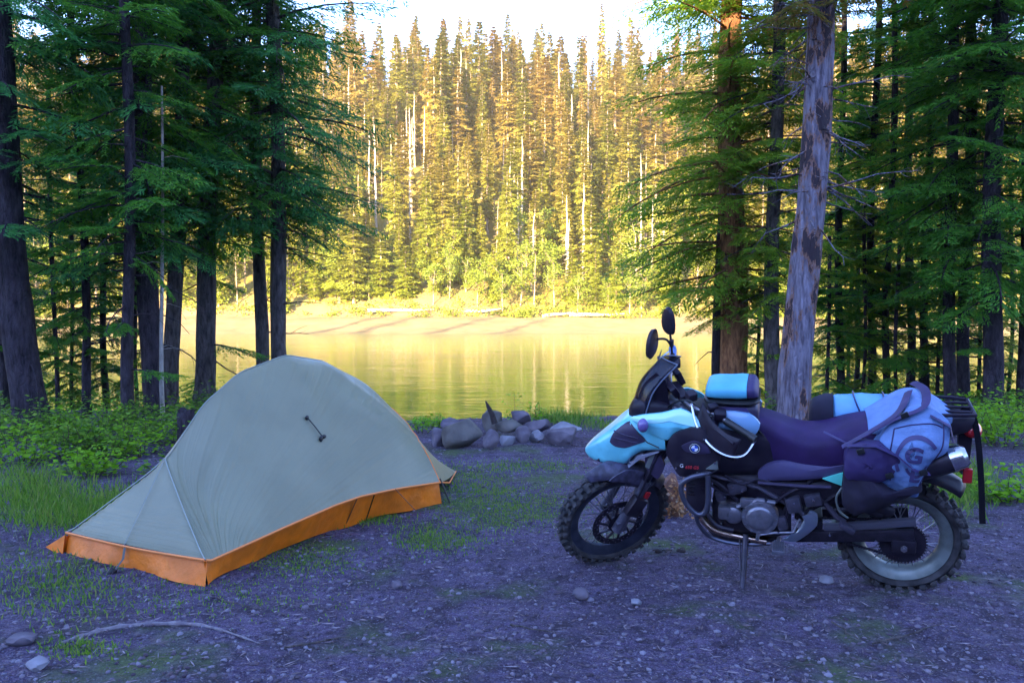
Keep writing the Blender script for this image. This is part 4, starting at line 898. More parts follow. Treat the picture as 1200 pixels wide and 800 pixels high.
mb=MB(); mb.tube([(.62,.10,.36),(.45,.115,.62),(.25,.12,.72),(-.12,.11,.88)],.014,8); mb.tube([(.62,-.10,.36),(.45,-.115,.62),(.25,-.12,.72),(-.12,-.11,.88)],.014,8); mb.tube([(.48,.12,.44),(.30,.13,.58),(.10,.12,.80)],.012,8); mb.tube([(.5,.1,.40),(.48,.1,.6)],.02,8); mb.build('subframe',DMET,bike)
mb=MB(); mb.tube(curve([(.31,.16,.61),(.335,.17,.56),(.32,.17,.49),(.28,.16,.45)],5),.006,7); mb.build('hose',RIMM,bike)
# swingarm, chain, guard
mb=MB()
for s in (1,-1): mb.box((.25,s*.118,.335),(.55,.030,.062),rot=('Y',.10),bev=.01); mb.box((.022,s*.125,.30),(.11,.028,.07),bev=.01)
mb.box((.44,0,.36),(.10,.22,.06),bev=.01); mb.build('swingarm',DMET,bike)
mb=MB(); mb.tube([(.022,.15,.296),(.022,.13,.296)],.016,6); mb.tube([(.022,-.15,.296),(.022,.155,.296)],.008,8); mb.build('axle_nut',MET,bike)
mb=MB(); mb.box((.18,.105,.405),(.42,.03,.012),rot=('Y',.17),bev=.004); mb.box((.18,.122,.392),(.42,.006,.032),rot=('Y',.17),bev=.003); mb.build('chain_guard',mat('guard_plastic',(.07,.065,.09),.5),bike)
mb=MB()
for z0,z1 in ((.42,.395),(.21,.33)):
    mb=MB(); mb.tube([(.0,.085,z0),(.52,.085,z1)],.004,5)
    for k in range(44):
        t=k/43; mb.box((.02+.50*t,.085,z0+(z1-z0)*t),(.011,.012 if k%2 else .008,.010))
    mb.build('chain',DMET,bike)
mb=MB(); mb.tube([(.30,0,.42),(.42,0,.64)],.028,12)
for k in range(9): mb.lathe((.30+.0133*k,0,.44+.0244*k),[(.040,.04),(.040,-.04)],12,closed=False)
mb.tube([(.34,.07,.44),(.20,.08,.47),(.12,.09,.44)],.025,10); mb.ell((.24,.08,.50),(.05,.03,.045),12,8); mb.ell((.12,.08,.46),(.06,.03,.04),12,8); mb.build('shock_absorber',DMET,bike)
# rear fender / hugger
mb=MB(); vs=[]; nA,nB=22,8
for i in range(nA+1):
    a=R_(40+92*i/nA)
    for j in range(nB+1):
        u=2*j/nB-1; rr_=.375-.05*abs(u)**2.5+.03*(i/nA); vs.append(Vector(rc)+Vector((rr_*math.cos(a),.095*u,rr_*math.sin(a))))
mb.add(vs,[[i*(nB+1)+j,(i+1)*(nB+1)+j,(i+1)*(nB+1)+j+1,i*(nB+1)+j+1] for i in range(nA) for j in range(nB)])
o=mb.build('rear_fender',DPL,bike); md=o.modifiers.new('t','SOLIDIFY'); md.thickness=.006
for s,yy in ((1,.15),(-1,-.15)):
    mb=MB(); mb.tube([(.12,yy,.68),(-.02,yy+.01*s,.735),(-.165,yy+.02*s,.795)],[.05,.062,.060],20); mb.build('muffler',DMET,bike,ang=30)
    mb=MB(); mb.tube([(-.15,yy+.02*s,.789),(-.20,yy+.022*s,.81),(-.215,yy+.022*s,.816)],[.063,.055,.040],20); mb.build('muffler_cap',CHR,bike,ang=30)
mb=MB(); mb.loft([(-.02,.955,.84,.11),(-.14,.97,.85,.10),(-.22,.97,.87,.075),(-.26,.955,.88,.05)],n=16,pw=.5); mb.tube([(0,.12,.98),(-.18,.12,.985),(-.25,.10,.98),(-.25,-.10,.98),(-.18,-.12,.985),(0,-.12,.98)],.009,8)
for yy in (-.06,0,.06): mb.tube([(0,yy,.98),(-.25,yy,.98)],.008,6)
mb.build('tail_rack',DPL,bike)
mb=MB(); mb.ell((-.255,0,.875),(.05,.065,.04),16,10,rot=('Y',-.5)); mb.build('tail_light',RED,bike)
mb=MB(); mb.panel([(-.20,.86),(-.26,.84),(-.255,.62),(-.215,.66)],.02,.04,.0,sm=0); mb.tube([(-.2,.02,.76),(-.2,.14,.72)],.008,6); mb.build('plate_hanger',DPL,bike)
mb=MB(); mb.box((-.225,.155,.705),(.04,.02,.07),bev=.006); mb.build('reflector',RED,bike)
# luggage: things of their own, carried by the motorcycle
GREY=mat('blue_grey_cordura',(.15,.25,.48),.75,noise_amt=.18,nscale=9,bump=.6,bscale=22); DKB=mat('dark_cordura',(.012,.007,.026),.8,noise_amt=.3,nscale=14,bump=.3,bscale=9)
PUR=mat('purple_cordura',(.035,.020,.095),.6,noise_amt=.2,nscale=10,bump=.3,bscale=9); CYF=mat('cyan_fabric',(.10,.45,.62),.5,noise_amt=.15,nscale=6,bump=.2,bscale=12)
def wr(o,s=.008,sc=9.):
    """soft wrinkles pushed into the cloth"""
    for v in o.data.vertices:
        n_=noise.noise(v.co*sc)+.5*noise.noise(v.co*sc*2.3)+.9*abs(noise.noise(Vector((v.co.x*sc*1.4,v.co.y*sc,v.co.z*sc*.5)))) ; v.co+=v.normal*(n_-.25)*s
    return o
tb_=empty('tank_bag',M=BM@Matrix.Translation((.20,0,-.045))@Matrix.Diagonal((.79,1,.99,1))); tag(tb_,'dark tank bag with a bright cyan rounded lid on the motorcycle tank','bag')
mb=MB(); mb.loft(loft_spline([(.93,1.02,.97,.07),(.90,1.055,.965,.11),(.80,1.06,.955,.125),(.70,1.06,.945,.125),(.645,1.05,.93,.11),(.63,1.0,.94,.08)],4),n=28,pw=.55); wr(mb.build('bag_body',DP2,tb_),.004)
mb=MB(); mb.loft(loft_spline([(.70,1.15,1.075,.12),(.66,1.15,1.075,.115),(.635,1.12,1.08,.09)],4),n=28,pw=.6); mb.build('bag_lid_end',PUR,tb_)
mb=MB(); mb.loft(loft_spline([(.955,1.12,1.085,.07),(.94,1.14,1.075,.105),(.88,1.15,1.072,.118),(.79,1.152,1.072,.122),(.702,1.152,1.074,.122)],4),n=28,pw=.6); wr(mb.build('bag_lid',CYF,tb_),.003,14)
mb=MB(); mb.loft(loft_spline([(.965,1.075,1.055,.08),(.93,1.078,1.052,.122),(.8,1.078,1.052,.134),(.67,1.078,1.052,.130),(.625,1.076,1.055,.09)],4),n=28,pw=.6); mb.build('zip_band',BLK,tb_)
mb=MB(); mb.panel([(.86,1.04),(.70,1.04),(.68,.975),(.84,.975)],.128,.01,.006); mb.build('pocket',PUR,tb_)
mb=MB(); mb.tube([(.88,.128,1.05),(.885,.14,.95),(.88,.15,.90)],.010,4,flat=.3); mb.tube([(.66,.12,1.0),(.63,.125,.93),(.60,.12,.90)],.010,4,flat=.3); mb.build('strap',BLK,tb_)
sb=empty('saddlebag',M=BM@Matrix.Translation((0,0,-.012))); tag(sb,'horseshoe soft saddlebag of blue grey cloth with dark pockets over the rear seat','bag')
mb=MB(); mb.panel([(.17,.885),(.12,.97),(.05,1.03),(-.02,1.055),(-.09,1.02),(-.14,.965),(-.12,.87),(-.045,.76),(-.02,.63),(.05,.63),(.16,.69),(.24,.76)],lambda x,z: .225-.45*max(z-.90,0),.10,.055,rings=22,sm=9); wr(mb.build('left_lobe',GREY,sb),.013,9)
mb=MB(); mb.panel([(.30,.74),(.31,.66),(.31,.58),(.25,.525),(.13,.57),(.02,.64),(-.03,.665),(-.02,.71),(.07,.655),(.15,.70),(.21,.76)],.245,.13,.045,rings=16,sm=7); wr(mb.build('lower_pocket',DKB,sb),.010,9)
mb=MB()
bt=loft_spline([(-.178,.965,.940,.03),(-.16,.985,.93,.09),(-.10,1.02,.92,.16),(-.02,1.05,.91,.185),(.06,1.03,.90,.19),(.14,.97,.89,.18),(.20,.93,.89,.15)],4); mb.loft(bt,n=44,pw=.8); wr(mb.build('top_bag',GREY,sb),.004,8)
mb=MB(); mb.panel([(.30,.88),(.16,.90),(.08,.83),(.10,.76),(.16,.715),(.29,.72),(.31,.78)],.275,.06,.02,rings=14,sm=7); wr(mb.build('buckle_pocket',PUR,sb),.009,11)
mb=MB(); mb.tube([(.30,.27,.89),(.18,.285,.90),(.09,.295,.86),(.02,.285,.79),(-.05,.26,.765)],.016,4,flat=.25); mb.tube(curve([(.21,.215,.93),(.10,.20,1.00),(-.02,.17,1.05),(-.05,.0,1.07),(-.02,-.17,1.05)],5),.020,4,flat=.2); mb.tube(curve([(.32,.22,.86),(.20,.21,.94),(.08,.16,1.02),(.02,.0,1.065)],5),.022,4,flat=.2,); mb.tube([(.40,.155,.905),(.30,.17,.86),(.22,.25,.80)],.013,4,flat=.3); mb.tube([(-.05,.19,1.02),(-.13,.21,.98),(-.15,.2,.90)],.014,4,flat=.25)
mb.build('strap',PUR,sb)
mb=MB()
for c_ in ((.21,.262,.845),(.245,.30,.875),(.12,.305,.765),(-.02,.295,.785),(.06,.225,1.03)): mb.box(c_,(.034,.012,.026),rot=('Y',.4),bev=.004); mb.build('buckle',BLK,sb); mb=MB()
_bv=bvh_of([c for c in sb.children if c.name.startswith('left_lobe')][0]); _f=yfun(_bv,.002,.23)
mb=MB()
for line in ([(.10,.96),(.115,.88),(.12,.80),(.11,.72)],[(-.105,.99),(-.10,.90),(-.06,.80),(-.01,.70)],[(.10,.96),(.03,.985),(-.05,.99),(-.10,.97)]): mb.tube([(a.x,_f(a.x,a.z),a.z) for a in curve([(x,0,z) for x,z in line],5)],.003,5)
mb.build('seam_piping',PUR,sb)
# printed round logo: dark arc with block letters
mb=MB(); lc=Vector((.005,.2985,.80)); 
LOGO=mat('logo_print',(.05,.04,.13),.6)
yl=yfun(bvh_of([c for c in sb.children if c.name.startswith('left_lobe')][0]),.004,.29)
for r0,r1,a0,a1 in ((.100,.118,-.5,2.6),(.050,.064,3.4,6.0)):
    vs=[];n=22
    for i in range(n+1):
        a=a0+(a1-a0)*i/n
        for rr_ in (r0,r1):
            x_,z_=lc.x+rr_*.8*math.cos(a),lc.z+.03+rr_*math.sin(a)-(0.02 if r0<.08 else 0); vs.append(Vector((x_,yl(x_,z_),z_)))
    mb.add(vs,[[2*i,2*i+1,2*i+3,2*i+2] for i in range(n)])
mb.build('logo_ring',LOGO,sb)
def text_on(body,size,x,z,rot=0.,shear=0.):
    c=bpy.data.curves.new('t','FONT'); c.body=body; c.size=size; c.align_x='CENTER'; c.align_y='CENTER'; c.offset=.004
    o=bpy.data.objects.new('t',c); COL.objects.link(o); dg=bpy.context.evaluated_depsgraph_get(); me=bpy.data.meshes.new_from_object(o.evaluated_get(dg)); bpy.data.objects.remove(o)
    cr,sr=math.cos(rot),math.sin(rot)
    bm=bmesh.new(); bm.from_mesh(me); bmesh.ops.triangulate(bm,faces=bm.faces); bmesh.ops.subdivide_edges(bm,edges=bm.edges,cuts=2,use_grid_fill=True)
    for v in bm.verts:
        tx,ty=v.co.x*cr-v.co.y*sr,v.co.x*sr+v.co.y*cr; X_=x-tx; Z_=z+ty; v.co=Vector((X_,yl(X_,Z_)+.001,Z_))
    bm.to_mesh(me); bm.free(); me.materials.clear(); me.materials.append(LOGO); return link('logo_letter',me,sb)
text_on('G',.105,.02,.855,rot=-.12); text_on('L',.09,.012,.755,rot=-.12)
rb=empty('dry_bag_roll',M=BM@Matrix.Translation((0,0,-.03))); tag(rb,'blue rolled dry bag strapped on the far side of the saddle behind the seat','bag')
mb=MB(); mb.loft(loft_spline([(.345,.955,.79,.05,-.20),(.335,.975,.77,.085,-.20),(.26,.985,.77,.095,-.2),(.15,.985,.775,.095,-.2),(.0,.98,.79,.09,-.2),(-.03,.96,.81,.07,-.2)],4),n=28,pw=.85); wr(mb.build('roll',mat('blue_drybag',(.16,.42,.72),.45,noise_amt=.15,nscale=7,bump=.3,bscale=9),rb),.006)
mb=MB(); mb.loft(loft_spline([(.46,.90,.76,.06,-.2),(.44,.95,.74,.09,-.2),(.39,.975,.735,.10,-.2),(.345,.98,.74,.10,-.2)],4),n=24,pw=.8); wr(mb.build('dark_end',DKB,rb),.006)
for x_ in (.20,.06):
    mb=MB(); mb.lathe((x_,0,0),[(0,0)],3,closed=False) if False else None
    pts=[(x_+.05*math.sin(a),-.2+.101*math.cos(a),.878+.112*math.sin(a)) for a in np.linspace(0,2*math.pi,25)]; mb.tube(pts,.013,4,flat=.3); mb.build('strap',PUR,rb)
hs_=empty('loose_strap',M=BM); tag(hs_,'black webbing strap hanging loose from the rear rack of the motorcycle','strap')
mb=MB(); mb.tube(curve([(-.20,.04,.985),(-.25,.03,.955),(-.268,.10,.86),(-.275,.19,.70),(-.28,.26,.52)],5),.013,4,flat=.25,up=(0,1,0)); mb.build('webbing',mat('black_webbing',(.006,.005,.008),.95,spec=.1),hs_)
# ------------------------------------------------------------------ rocks
def rockgeo(seed,sub=3,rough=.28,flat=.0):
    bm=bmesh.new(); bmesh.ops.create_icosphere(bm,subdivisions=sub,radius=1); r=random.Random(seed); o=Vector((r.uniform(-50,50),)*3)
    pl=[(Vector((r.gauss(0,1),r.gauss(0,1),r.gauss(0,1))).normalized(),r.uniform(.55,.85)) for _ in range(9)]
    for v in bm.verts:
        n_=v.co.normalized(); d=1+rough*noise.noise(n_*1.3+o)+rough*.35*noise.noise(n_*4+o)+.03*noise.noise(n_*11+o)
        p=n_*d
        for q,k in pl:
            e=p.dot(q)-k
            if e>0: p-=q*e*.85
        v.co=p
    me=bpy.data.meshes.new('rock'); bm.to_mesh(me); bm.free(); me.polygons.foreach_set('use_smooth',[True]*len(me.polygons)); me.set_sharp_from_angle(angle=R_(32)); return me
ROCKM=mat('rock_purple_grey',(.065,.052,.075),.9,col2=(.15,.125,.155),nscale=5,bump=.7,bscale=12)
ROCKB=mat('rock_brown_grey',(.07,.06,.055),.9,col2=(.14,.125,.115),nscale=4,bump=.7,bscale=10)
ROCKP=mat('rock_pale',(.15,.145,.18),.85,col2=(.25,.24,.28),nscale=6,bump=.5,bscale=14)
def rock(px,py,wpx,hpx,m,label,seed,depth=.8,group=None,base=None,rz=0.,tilt=0.):
    """px centre, py foot line"""
    d=H/((py-365)/1000) if base is None else base; x=(px-600)/1000*d; w_=wpx/1000*d; h=hpx/1000*d
    me=rockgeo(seed); me.materials.append(m); o=link('rock',me); zb=(H-(py-365)/1000*d) if base is not None else zz(x,d+w_*.4)
    xs=[v.co for v in me.vertices]; dx=max(v.x for v in xs)-min(v.x for v in xs); dy=max(v.y for v in xs)-min(v.y for v in xs); dz=max(v.z for v in xs)-min(v.z for v in xs)
    sx,sy,sz=w_/dx,w_*depth/dy,h*1.18/dz
    for v in me.vertices: v.co=Vector((v.co.x*sx,v.co.y*sy,v.co.z*sz))
    o.location=(x,d+w_*depth*.45,zb+h*.5-h*.07); o.rotation_euler=(0,R_(tilt),R_(rz)); tag(o,label,'rock',group); return o
GF='stones of the fire ring'
rock(543,528,50,33,ROCKB,'largest rounded brown grey boulder at the front left of the fire ring',1,.9,GF)
rock(512,524,17,22,ROCKM,'dark small stone left of the largest boulder, beside the tent',2,.9,GF)
rock(527,508,26,16,ROCKM,'dark stone behind the left shoulder of the largest boulder',3,.9,GF,base=9.6)
rock(576,529,19,22,ROCKM,'purple pointed stone leaning on the right side of the largest boulder',4,.9,GF,tilt=15)
rock(594,525,19,12,ROCKP,'pale blocky stone low in front, left of the round purple stone',5,.9,GF)
rock(613,524,18,20,ROCKM,'round purple stone between the two pale blocky stones',6,.9,GF)
rock(630,522,19,15,ROCKP,'pale blocky stone right of the round purple stone',7,.9,GF)
rock(660,525,40,23,ROCKM,'broad grey stone at the front right end of the fire ring',8,.9,GF)
rock(664,510,38,13,ROCKP,'flat pale slab resting on the right end of the fire ring',9,.7,GF,base=9.2,tilt=8)
rock(632,506,32,14,ROCKM,'dark wedge slab tilted on top of the ring at centre right',10,.7,GF,base=9.3,tilt=-6)
rock(577,506,25,24,ROCKB,'dark upright stone at the back of the ring below the charred stick',11,.8,GF,base=9.6)
rock(609,496,24,15,ROCKM,'purple stone capping the back of the fire ring in the middle',12,.8,GF,base=9.7)
rock(595,507,34,14,ROCKB,'flat brown stone lying inside the ring just below the capping stone',13,.7,GF,base=9.35)
rock(32,799,26,13,ROCKP,'pale fist sized stone in the near left corner of the dirt',20,.9)
rock(682,705,20,13,ROCKM,'grey stone alone on the gravel in front of the front wheel',21,.9)
rock(14,765,34,14,ROCKM,'flat grey stone half buried at the left edge by the exposed root',22,.8)
rock(748,715,14,7,ROCKP,'small pale stone on the gravel left of the side stand',23,.9)
rock(463,690,13,9,ROCKM,'small grey stone right of the tent corner on the gravel',24,.9)
rock(975,690,16,8,ROCKP,'small pale stone on the gravel before the rear wheel',25,.9)
rock(795,606,16,22,ROCKP,'pale bluish stone behind the motorcycle between front wheel and engine',26,.9)
mb=MB(); mb.tube([(0,0,0),(-.03,0,.10),(-.075,.01,.19),(-.10,.0,.25)],[.035,.030,.020,.006],8); mb.tube([(-.03,0,.1),(-.06,-.02,.2)],[.02,.004],6)
o=mb.build('charred_stick',mat('char',(.03,.02,.02),.9,bump=.6,bscale=20)); o.location=(-.19,9.35,.17); tag(o,'charred pointed stick sticking up from the back of the fire ring','stick')
# stumps
def stump(px,py,wpx,hpx,label,m,seed):
    d=H/((py-365)/1000); x=(px-600)/1000*d; w_=wpx/2000*d; h=hpx/1000*d; r=random.Random(seed); mb=MB(); n=18; vs=[]
    for i,z in enumerate((-.1,0,.06,h*.5,h*.9,h)):
        for k in range(n):
            a=2*math.pi*k/n; rr_=w_*(1+(.35 if z<=0 else .15 if z<.1 else 0))*(1+.1*math.sin(3*a+seed)+.05*r.random()); vs.append((rr_*math.cos(a),rr_*math.sin(a),z+(.05*math.sin(2*a+seed)+.03*r.random() if i>3 else 0)))
    mb.add(vs,[[i*n+k,i*n+(k+1)%n,(i+1)*n+(k+1)%n,(i+1)*n+k] for i in range(5) for k in range(n)]+[[5*n+k for k in range(n)][::-1]])
    o=mb.build('tree_stump',m); o.location=(x,d,zz(x,d)); tag(o,label,'stump'); return o
stump(217,527,19,44,'dark broken stump behind the left slope of the tent',BARK_D,3)
stump(788,604,22,34,'rotten reddish stump behind the front wheel of the motorcycle',mat('rotten_wood',(.10,.05,.04),.95,col2=(.28,.13,.08),nscale=14,bump=1.,bscale=18),5)
# exposed root and black debris
mb=MB(); pts=[]
for px_,py_ in ((62,764),(90,752),(130,744),(180,741),(225,743),(262,750),(300,763)):
    d=H/((py_-365)/1000); pts.append(((px_-600)/1000*d,d,zz((px_-600)/1000*d,d)+.006))
mb.tube(curve(pts,5),[.004+.008*math.sin(math.pi*min(i/30+.1,1))+.0025*math.sin(i*1.9) for i in range(31)],8); mb.tube([pts[1],(pts[1][0]+.03,pts[1][1]-.12,pts[1][2]-.004)],[.008,.003],6)
o=mb.build('tree_root',mat('root_wood',(.13,.105,.13),.9,col2=(.22,.19,.21),nscale=30,bump=.6,bscale=40)); tag(o,'pale exposed root snaking across the dirt in front of the tent','root')
r=random.Random(4); d=4.93; cx=(785-600)/1000*d; mb=MB()
for k in range(7):
    x=cx+r.uniform(-.10,.10); y=d+r.uniform(-.03,.03); mb.ell((x,y,.012),(r.uniform(.015,.03),r.uniform(.012,.02),r.uniform(.008,.016)),8,6,rot=('Z',r.uniform(0,3)))
for k in range(6): x=cx+r.uniform(-.1,.1); mb.tube([(x,d,.01),(x+r.uniform(-.06,.06),d+r.uniform(-.04,.04),.02)],.004,5)
tag(mb.build('charcoal_debris',mat('char',(.03,.02,.02),.9)),'black burnt twigs and bark lying on the gravel between wheels and camera','debris')
def twig(px,py,px2,py2,label,rad=.005,m=None):
    P=[]
    for t in np.linspace(0,1,6):
        a=px+(px2-px)*t; b=py+(py2-py)*t; d=H/((b-365)/1000); x=(a-600)/1000*d; P.append((x+r.uniform(-.01,.01),d,zz(x,d)+rad+.004+r.uniform(0,.006)))
    mb=MB(); mb.tube(P,[rad,rad,rad*.9,rad*.8,rad*.6,rad*.3],6); o=mb.build('fallen_twig',m or BARK_G); tag(o,label,'twig','fallen twigs on the gravel')
twig(980,742,1012,760,'short fallen twig on the gravel below the rear wheel'); twig(1030,765,1110,742,'long thin fallen twig at the lower right of the gravel'); twig(330,770,410,752,'thin twig lying on the dirt right of the exposed root'); twig(600,735,655,748,'thin twig alone on the gravel at the bottom centre',.004); twig(250,705,300,722,'dark twig on the dirt just in front of the tent corner',.004)
# ------------------------------------------------------------------ gravel, litter, grass, undergrowth
def inst(base_v,base_f,pos,scl,rng_):
    n=len(pos); a=rng_.uniform(0,6.28,n); c,s=np.cos(a),np.sin(a); V_=base_v[rng_.integers(len(base_v),size=n)]*scl[:,None,:]
    X_=V_[:,:,0]*c[:,None]-V_[:,:,1]*s[:,None]; Y_=V_[:,:,0]*s[:,None]+V_[:,:,1]*c[:,None]
    out=np.stack([X_,Y_,V_[:,:,2]],-1)+pos[:,None,:]; m=base_v[0].shape[0]
    return out.reshape(-1,3),(base_f[None]+(np.arange(n)*m)[:,None,None]).reshape(-1,base_f.shape[1])
bm=bmesh.new(); bmesh.ops.create_icosphere(bm,subdivisions=1,radius=1); bv=np.array([v.co[:] for v in bm.verts]); bf=np.array([[v.index for v in f.verts] for f in bm.faces]); bm.free()
r=np.random.default_rng(21); base=np.stack([bv*(1+.28*r.normal(size=(len(bv),1)))*np.array([1,r.uniform(.6,1),r.uniform(.4,.7)]) for _ in range(12)])
n=24000; u=r.random(n); dd=2.6+9.*u**1.5; xx=r.uniform(-.68,.68,n)*dd; 
sz=.003+.010*r.random(n)**3+ .012*(r.random(n)<.02)*r.random(n); sz*=(1+.06*dd)
pos=np.stack([xx,dd,ter(xx,dd)+sz*.15],-1); v_,f_=inst(base,bf,pos,np.repeat(sz[:,None],3,1),r)
n2=900; d2=2.6+8*r.random(n2)**1.3; x2=r.uniform(-.68,.68,n2)*d2; s2=r.uniform(.009,.020,n2); v2,f2=inst(base,bf,np.stack([x2,d2,ter(x2,d2)],-1),np.repeat(s2[:,None],3,1),r); f_=np.concatenate([f_,f2+len(v_)]); v_=np.concatenate([v_,v2])
PEB=leafmat('gravel_stones',[(.045,.032,.048),(.09,.07,.09),(.14,.115,.15),(.21,.19,.24)],rough=.85,trans=0,spec=.3)
tag(link('gravel',np_mesh('gravel',v_,f_,PEB)),'loose grey and purple gravel scattered over the dirt','gravel',kind='stuff')
n=9000; dd=2.6+8.5*r.random(n)**1.4; xx=r.uniform(-.7,.7,n)*dd; C=np.stack([xx,dd,ter(xx,dd)+.006],-1); a=r.uniform(0,6.28,n); D=unit(np.stack([np.cos(a),np.sin(a),r.uniform(-.05,.12,n)],-1)); S=unit(np.stack([-np.sin(a),np.cos(a),r.normal(size=n)*.4],-1))
tag(link('forest_litter',np_mesh('forest_litter',leaves(C,D,S,r.uniform(.02,.075,n),r.uniform(.002,.008,n)),qidx(n),leafmat('litter',[(.04,.025,.03),(.14,.10,.11),(.28,.23,.26),(.08,.05,.05)],trans=0))),'dry needles and bark crumbs strewn over the dirt','litter',kind='stuff')
def gp(px,py): d=H/((py-365)/1000); return (px-600)/1000*d,d
GC=[];GD=[];GS=[];GLn=[];GW=[]
def grasspatch(px,py,wpx,dpx,n,h0,h1,r=r):
    for _ in range(n):
        a=px+r.normal()*wpx*.42; b=py+r.normal()*dpx*.42
        if b<430: continue
        x,d=gp(a,b); e=np.array([r.normal()*.45,r.normal()*.45,1.]); GC.append((x,d,zz(x,d)-.004)); GD.append(e); ph=r.uniform(0,6.28); GS.append((math.cos(ph),math.sin(ph),0)); GLn.append(r.uniform(h0,h1)); GW.append(r.uniform(.004,.009)*(1+h1*3))
for a in ((590,598,110,30,5200,.008,.028),(510,633,60,20,1300,.015,.04),(345,655,90,26,1800,.01,.028),(545,558,70,18,1500,.01,.03),(560,578,90,14,900,.015,.04),(88,768,60,18,500,.01,.035),(610,548,90,10,700,.02,.05),(240,700,200,40,900,.01,.03),(60,690,110,50,1400,.015,.05),(420,610,60,10,700,.02,.06),
          (1120,575,60,34,2400,.05,.16),(1050,560,60,20,900,.03,.1),(75,600,110,36,3200,.03,.12),(30,575,80,30,1500,.04,.16),(150,590,70,26,1000,.03,.12),(660,494,50,6,700,.08,.22),(500,497,26,5,260,.05,.15),(740,500,90,6,900,.05,.16),(900,520,120,10,900,.05,.15)): grasspatch(*a)
GRASS=leafmat('grass_blades',[(.07,.16,.015),(.11,.25,.02),(.18,.32,.03),(.22,.26,.07)],trans=.4)
GC=np.array(GC);GD=unit(np.array(GD));GS=unit(np.array(GS)); GS=unit(GS-GD*(GS*GD).sum(-1,keepdims=True))
tag(link('grass',np_mesh('grass',leaves(GC,GD,GS,np.array(GLn),np.array(GW)*.8),qidx(len(GC)),GRASS)),'grass growing in patches on the dirt and along its edges','grass',kind='stuff')
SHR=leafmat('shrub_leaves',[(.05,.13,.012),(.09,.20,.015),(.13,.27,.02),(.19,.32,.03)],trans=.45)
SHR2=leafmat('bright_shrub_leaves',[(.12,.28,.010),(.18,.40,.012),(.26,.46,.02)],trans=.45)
STEM=mat('shrub_stem',(.07,.05,.04),.9)
def shrub(name,x,y,w_,h,n,ls,label,seed,m=SHR,group=None,cat='bush'):
    r=np.random.default_rng(seed); t=empty(name,(x,y,zz(x,y))); tag(t,label,cat,group); k=max(5,int(n/45)); vs=[];fs=[];C=[];D=[]
    for i in range(k):
        a=r.uniform(0,6.28); rr_=w_*.5*math.sqrt(r.random()); tip=np.array([rr_*math.cos(a),rr_*math.sin(a),h*r.uniform(.45,1.05)*(1-.35*(rr_/(w_*.5))**2)]); b_=tip*np.array([.35,.35,0]); mid=(b_+tip)/2+r.normal(size=3)*.02
        limb(vs,fs,[b_+np.array([0,0,-.03]),mid,tip],[.006,.004,.002],4)
        for q in range(n//k):
            t_=r.uniform(.25,1.05); p=b_+(tip-b_)*t_+r.normal(size=3)*np.array([.06,.06,.03])*(h/.5+.3); az=r.uniform(0,6.28); C.append(p); D.append([math.cos(az),math.sin(az),r.uniform(-.35,.45)])
    C=np.array(C); C[:,2]=np.maximum(C[:,2],.01); D=unit(np.array(D)); S=unit(np.cross(D,np.array([0,0,1.])+r.normal(size=C.shape)*.45)); l=r.uniform(.6,1.2,len(C))*ls
    link('stems',np_mesh('stems',np.array(vs),fs,STEM,True),t); link('foliage',np_mesh('foliage',leaves(C,D,S,l,l*.62),qidx(len(C)),m),t)
GS_='leafy shrubs under the left trees'
for i,(px,py,w_,h,lab) in enumerate([(20,545,1.0,.42,'leafy bush at the left edge behind the long grass'),(75,540,.9,.38,'low leafy bush just right of the thick leaning trunk'),(120,538,.9,.44,'leafy bush under the slim mossy fir'),(165,535,.9,.46,'bright leafy bush between the slim mossy fir and the stout black trunk'),(200,520,.7,.40,'leafy bush just left of the dark broken stump'),(55,515,1.1,.40,'dim leafy bush behind the thick leaning trunk'),(110,512,1.1,.42,'leafy bush at the back of the undergrowth near the thin dark fir'),(155,508,1.0,.45,'tall leafy bush in front of the stout black trunk'),(195,560,.5,.22,'small leafy sprout close to the left slope of the tent'),(100,560,.8,.28,'low leafy plant in front of the undergrowth beside the long grass'),(0,520,1.2,.5,'big dim bush cut by the left picture edge'),(240,490,.7,.5,'leafy bush beside the grey mossy trunk behind the tent')]):
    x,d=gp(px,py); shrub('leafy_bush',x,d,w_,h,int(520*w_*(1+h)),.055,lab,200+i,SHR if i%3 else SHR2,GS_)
for i,(px,py,w_,h,lab) in enumerate([(1175,525,1.1,.42,'bright green bush below the thick dark trunk at the right edge'),(1192,590,.5,.28,'small bright green sprout at the right edge in front of the bigger bush'),(1150,510,1.1,.42,'bright green bush just right of the hanging black strap'),(1195,500,1.3,.55,'green bush behind at the right edge'),(1080,495,1.2,.34,'dim green bush behind the saddlebag'),(1000,490,1.2,.35,'dim green bush right of the weathered leaning trunk'),(890,500,.7,.40,'green bush between the orange barked tree and the weathered leaning tree'),(1105,545,.8,.24,'low green plant behind the muffler')]):
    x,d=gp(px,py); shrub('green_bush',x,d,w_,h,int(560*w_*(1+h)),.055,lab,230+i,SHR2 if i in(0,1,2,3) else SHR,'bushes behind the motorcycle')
for i,(px,d,w_,h,lab) in enumerate([(608,10.4,.36,.42,'tall leafy sprig rising behind the middle of the fire ring against the lake'),(632,10.6,.25,.28,'smaller leafy sprig right of the tall one behind the fire ring'),(492,9.9,.40,.24,'leafy sprig between the tent and the largest boulder'),(512,10.3,.3,.22,'tiny leafy sprig behind the left stones of the fire ring'),(820,11.2,.3,.45,'thin grassy sprig beside the motorcycle mirrors against the lake')]):
    x=(px-600)/1000*d; shrub('leafy_sprig',x,d,w_,h,170,.05,lab,260+i,SHR2,None,'plant')
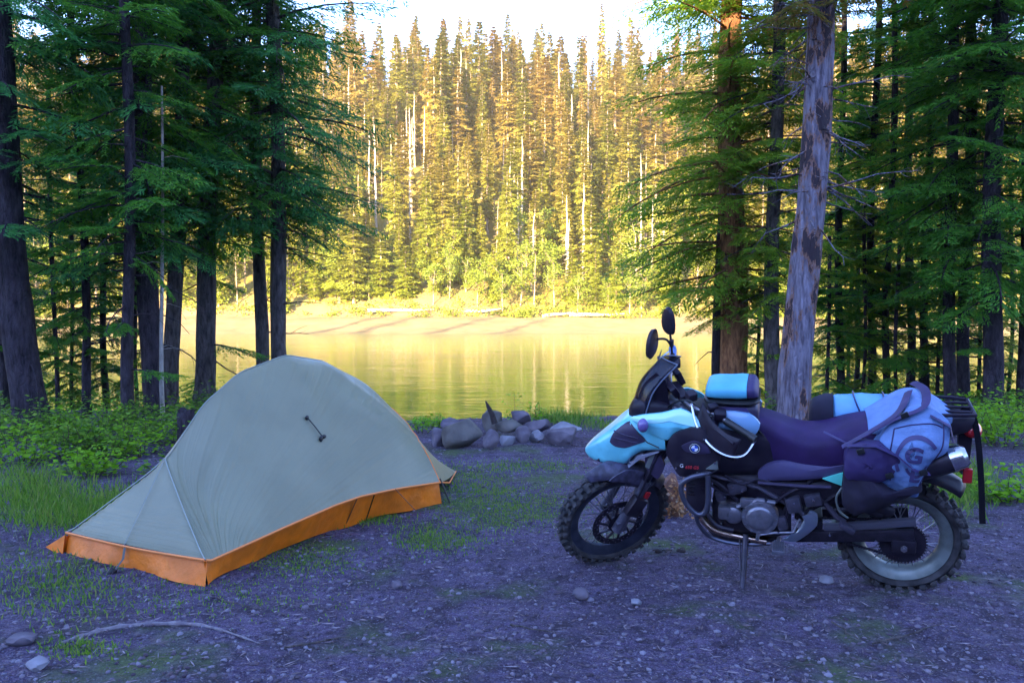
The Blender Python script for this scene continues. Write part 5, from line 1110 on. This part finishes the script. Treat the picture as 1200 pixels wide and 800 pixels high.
# leaves around the rotten stump
r=np.random.default_rng(44); x,d=gp(788,606); n=420; C=np.stack([x+r.normal(size=n)*.075,d-.03+r.normal(size=n)*.06,np.abs(r.normal(size=n))*.12+.02],-1); D=unit(r.normal(size=(n,3))); S=unit(np.cross(D,r.normal(size=(n,3))))
tag(link('dry_leaves',np_mesh('dry_leaves',leaves(C,D,S,r.uniform(.02,.045,n),r.uniform(.015,.03,n)),qidx(n),leafmat('dry_leaf',[(.25,.09,.03),(.40,.20,.08),(.30,.22,.15)],trans=.2))),'orange brown dry leaves and bark around the rotten stump','leaves',kind='stuff')
# broad undergrowth mass
r=np.random.default_rng(45); n=17000; xx=np.concatenate([r.uniform(-9.5,-3.1,n//2),r.uniform(3.6,12,n//2)]); yy=np.concatenate([r.uniform(8.6,13.6,n//2),r.uniform(8.8,15.5,n//2)])
ok=((xx<0)&(yy>8.0+.35*np.maximum(xx+6.,0)))|((xx>0)&(yy>9.6-.0*xx)); xx,yy=xx[ok],yy[ok]; n=len(xx)
C=np.stack([xx,yy,ter(xx,yy)+r.uniform(.02,.26,n)*(1+.5*np.sin(xx*2.1)*np.cos(yy*1.7))],-1); a=r.uniform(0,6.28,n); D=unit(np.stack([np.cos(a),np.sin(a),r.uniform(-.2,.6,n)],-1)); S=unit(np.cross(D,np.array([0,0,1.])+r.normal(size=C.shape)*.4)); l=r.uniform(.04,.085,n)
tag(link('undergrowth',np_mesh('undergrowth',leaves(C,D,S,l,l*.55),qidx(n),SHR)),'green ground cover plants under the trees','undergrowth',kind='stuff')

# ------------------------------------------------------------------ air
HZ=bpy.data.materials.new('haze'); HZ.use_nodes=True; n_=HZ.node_tree; n_.nodes.remove(n_.nodes['Principled BSDF']); pv=n_.nodes.new('ShaderNodeVolumePrincipled'); pv.inputs['Density'].default_value=.0004; pv.inputs['Color'].default_value=(.95,.86,.66,1); pv.inputs['Anisotropy'].default_value=.0; n_.links.new(pv.outputs[0],n_.nodes['Material Output'].inputs['Volume'])
mb=MB(); mb.box((0,140,45),(1400,520,100)); hz=mb.build('haze',HZ,smooth=False); tag(hz,kind='stuff')
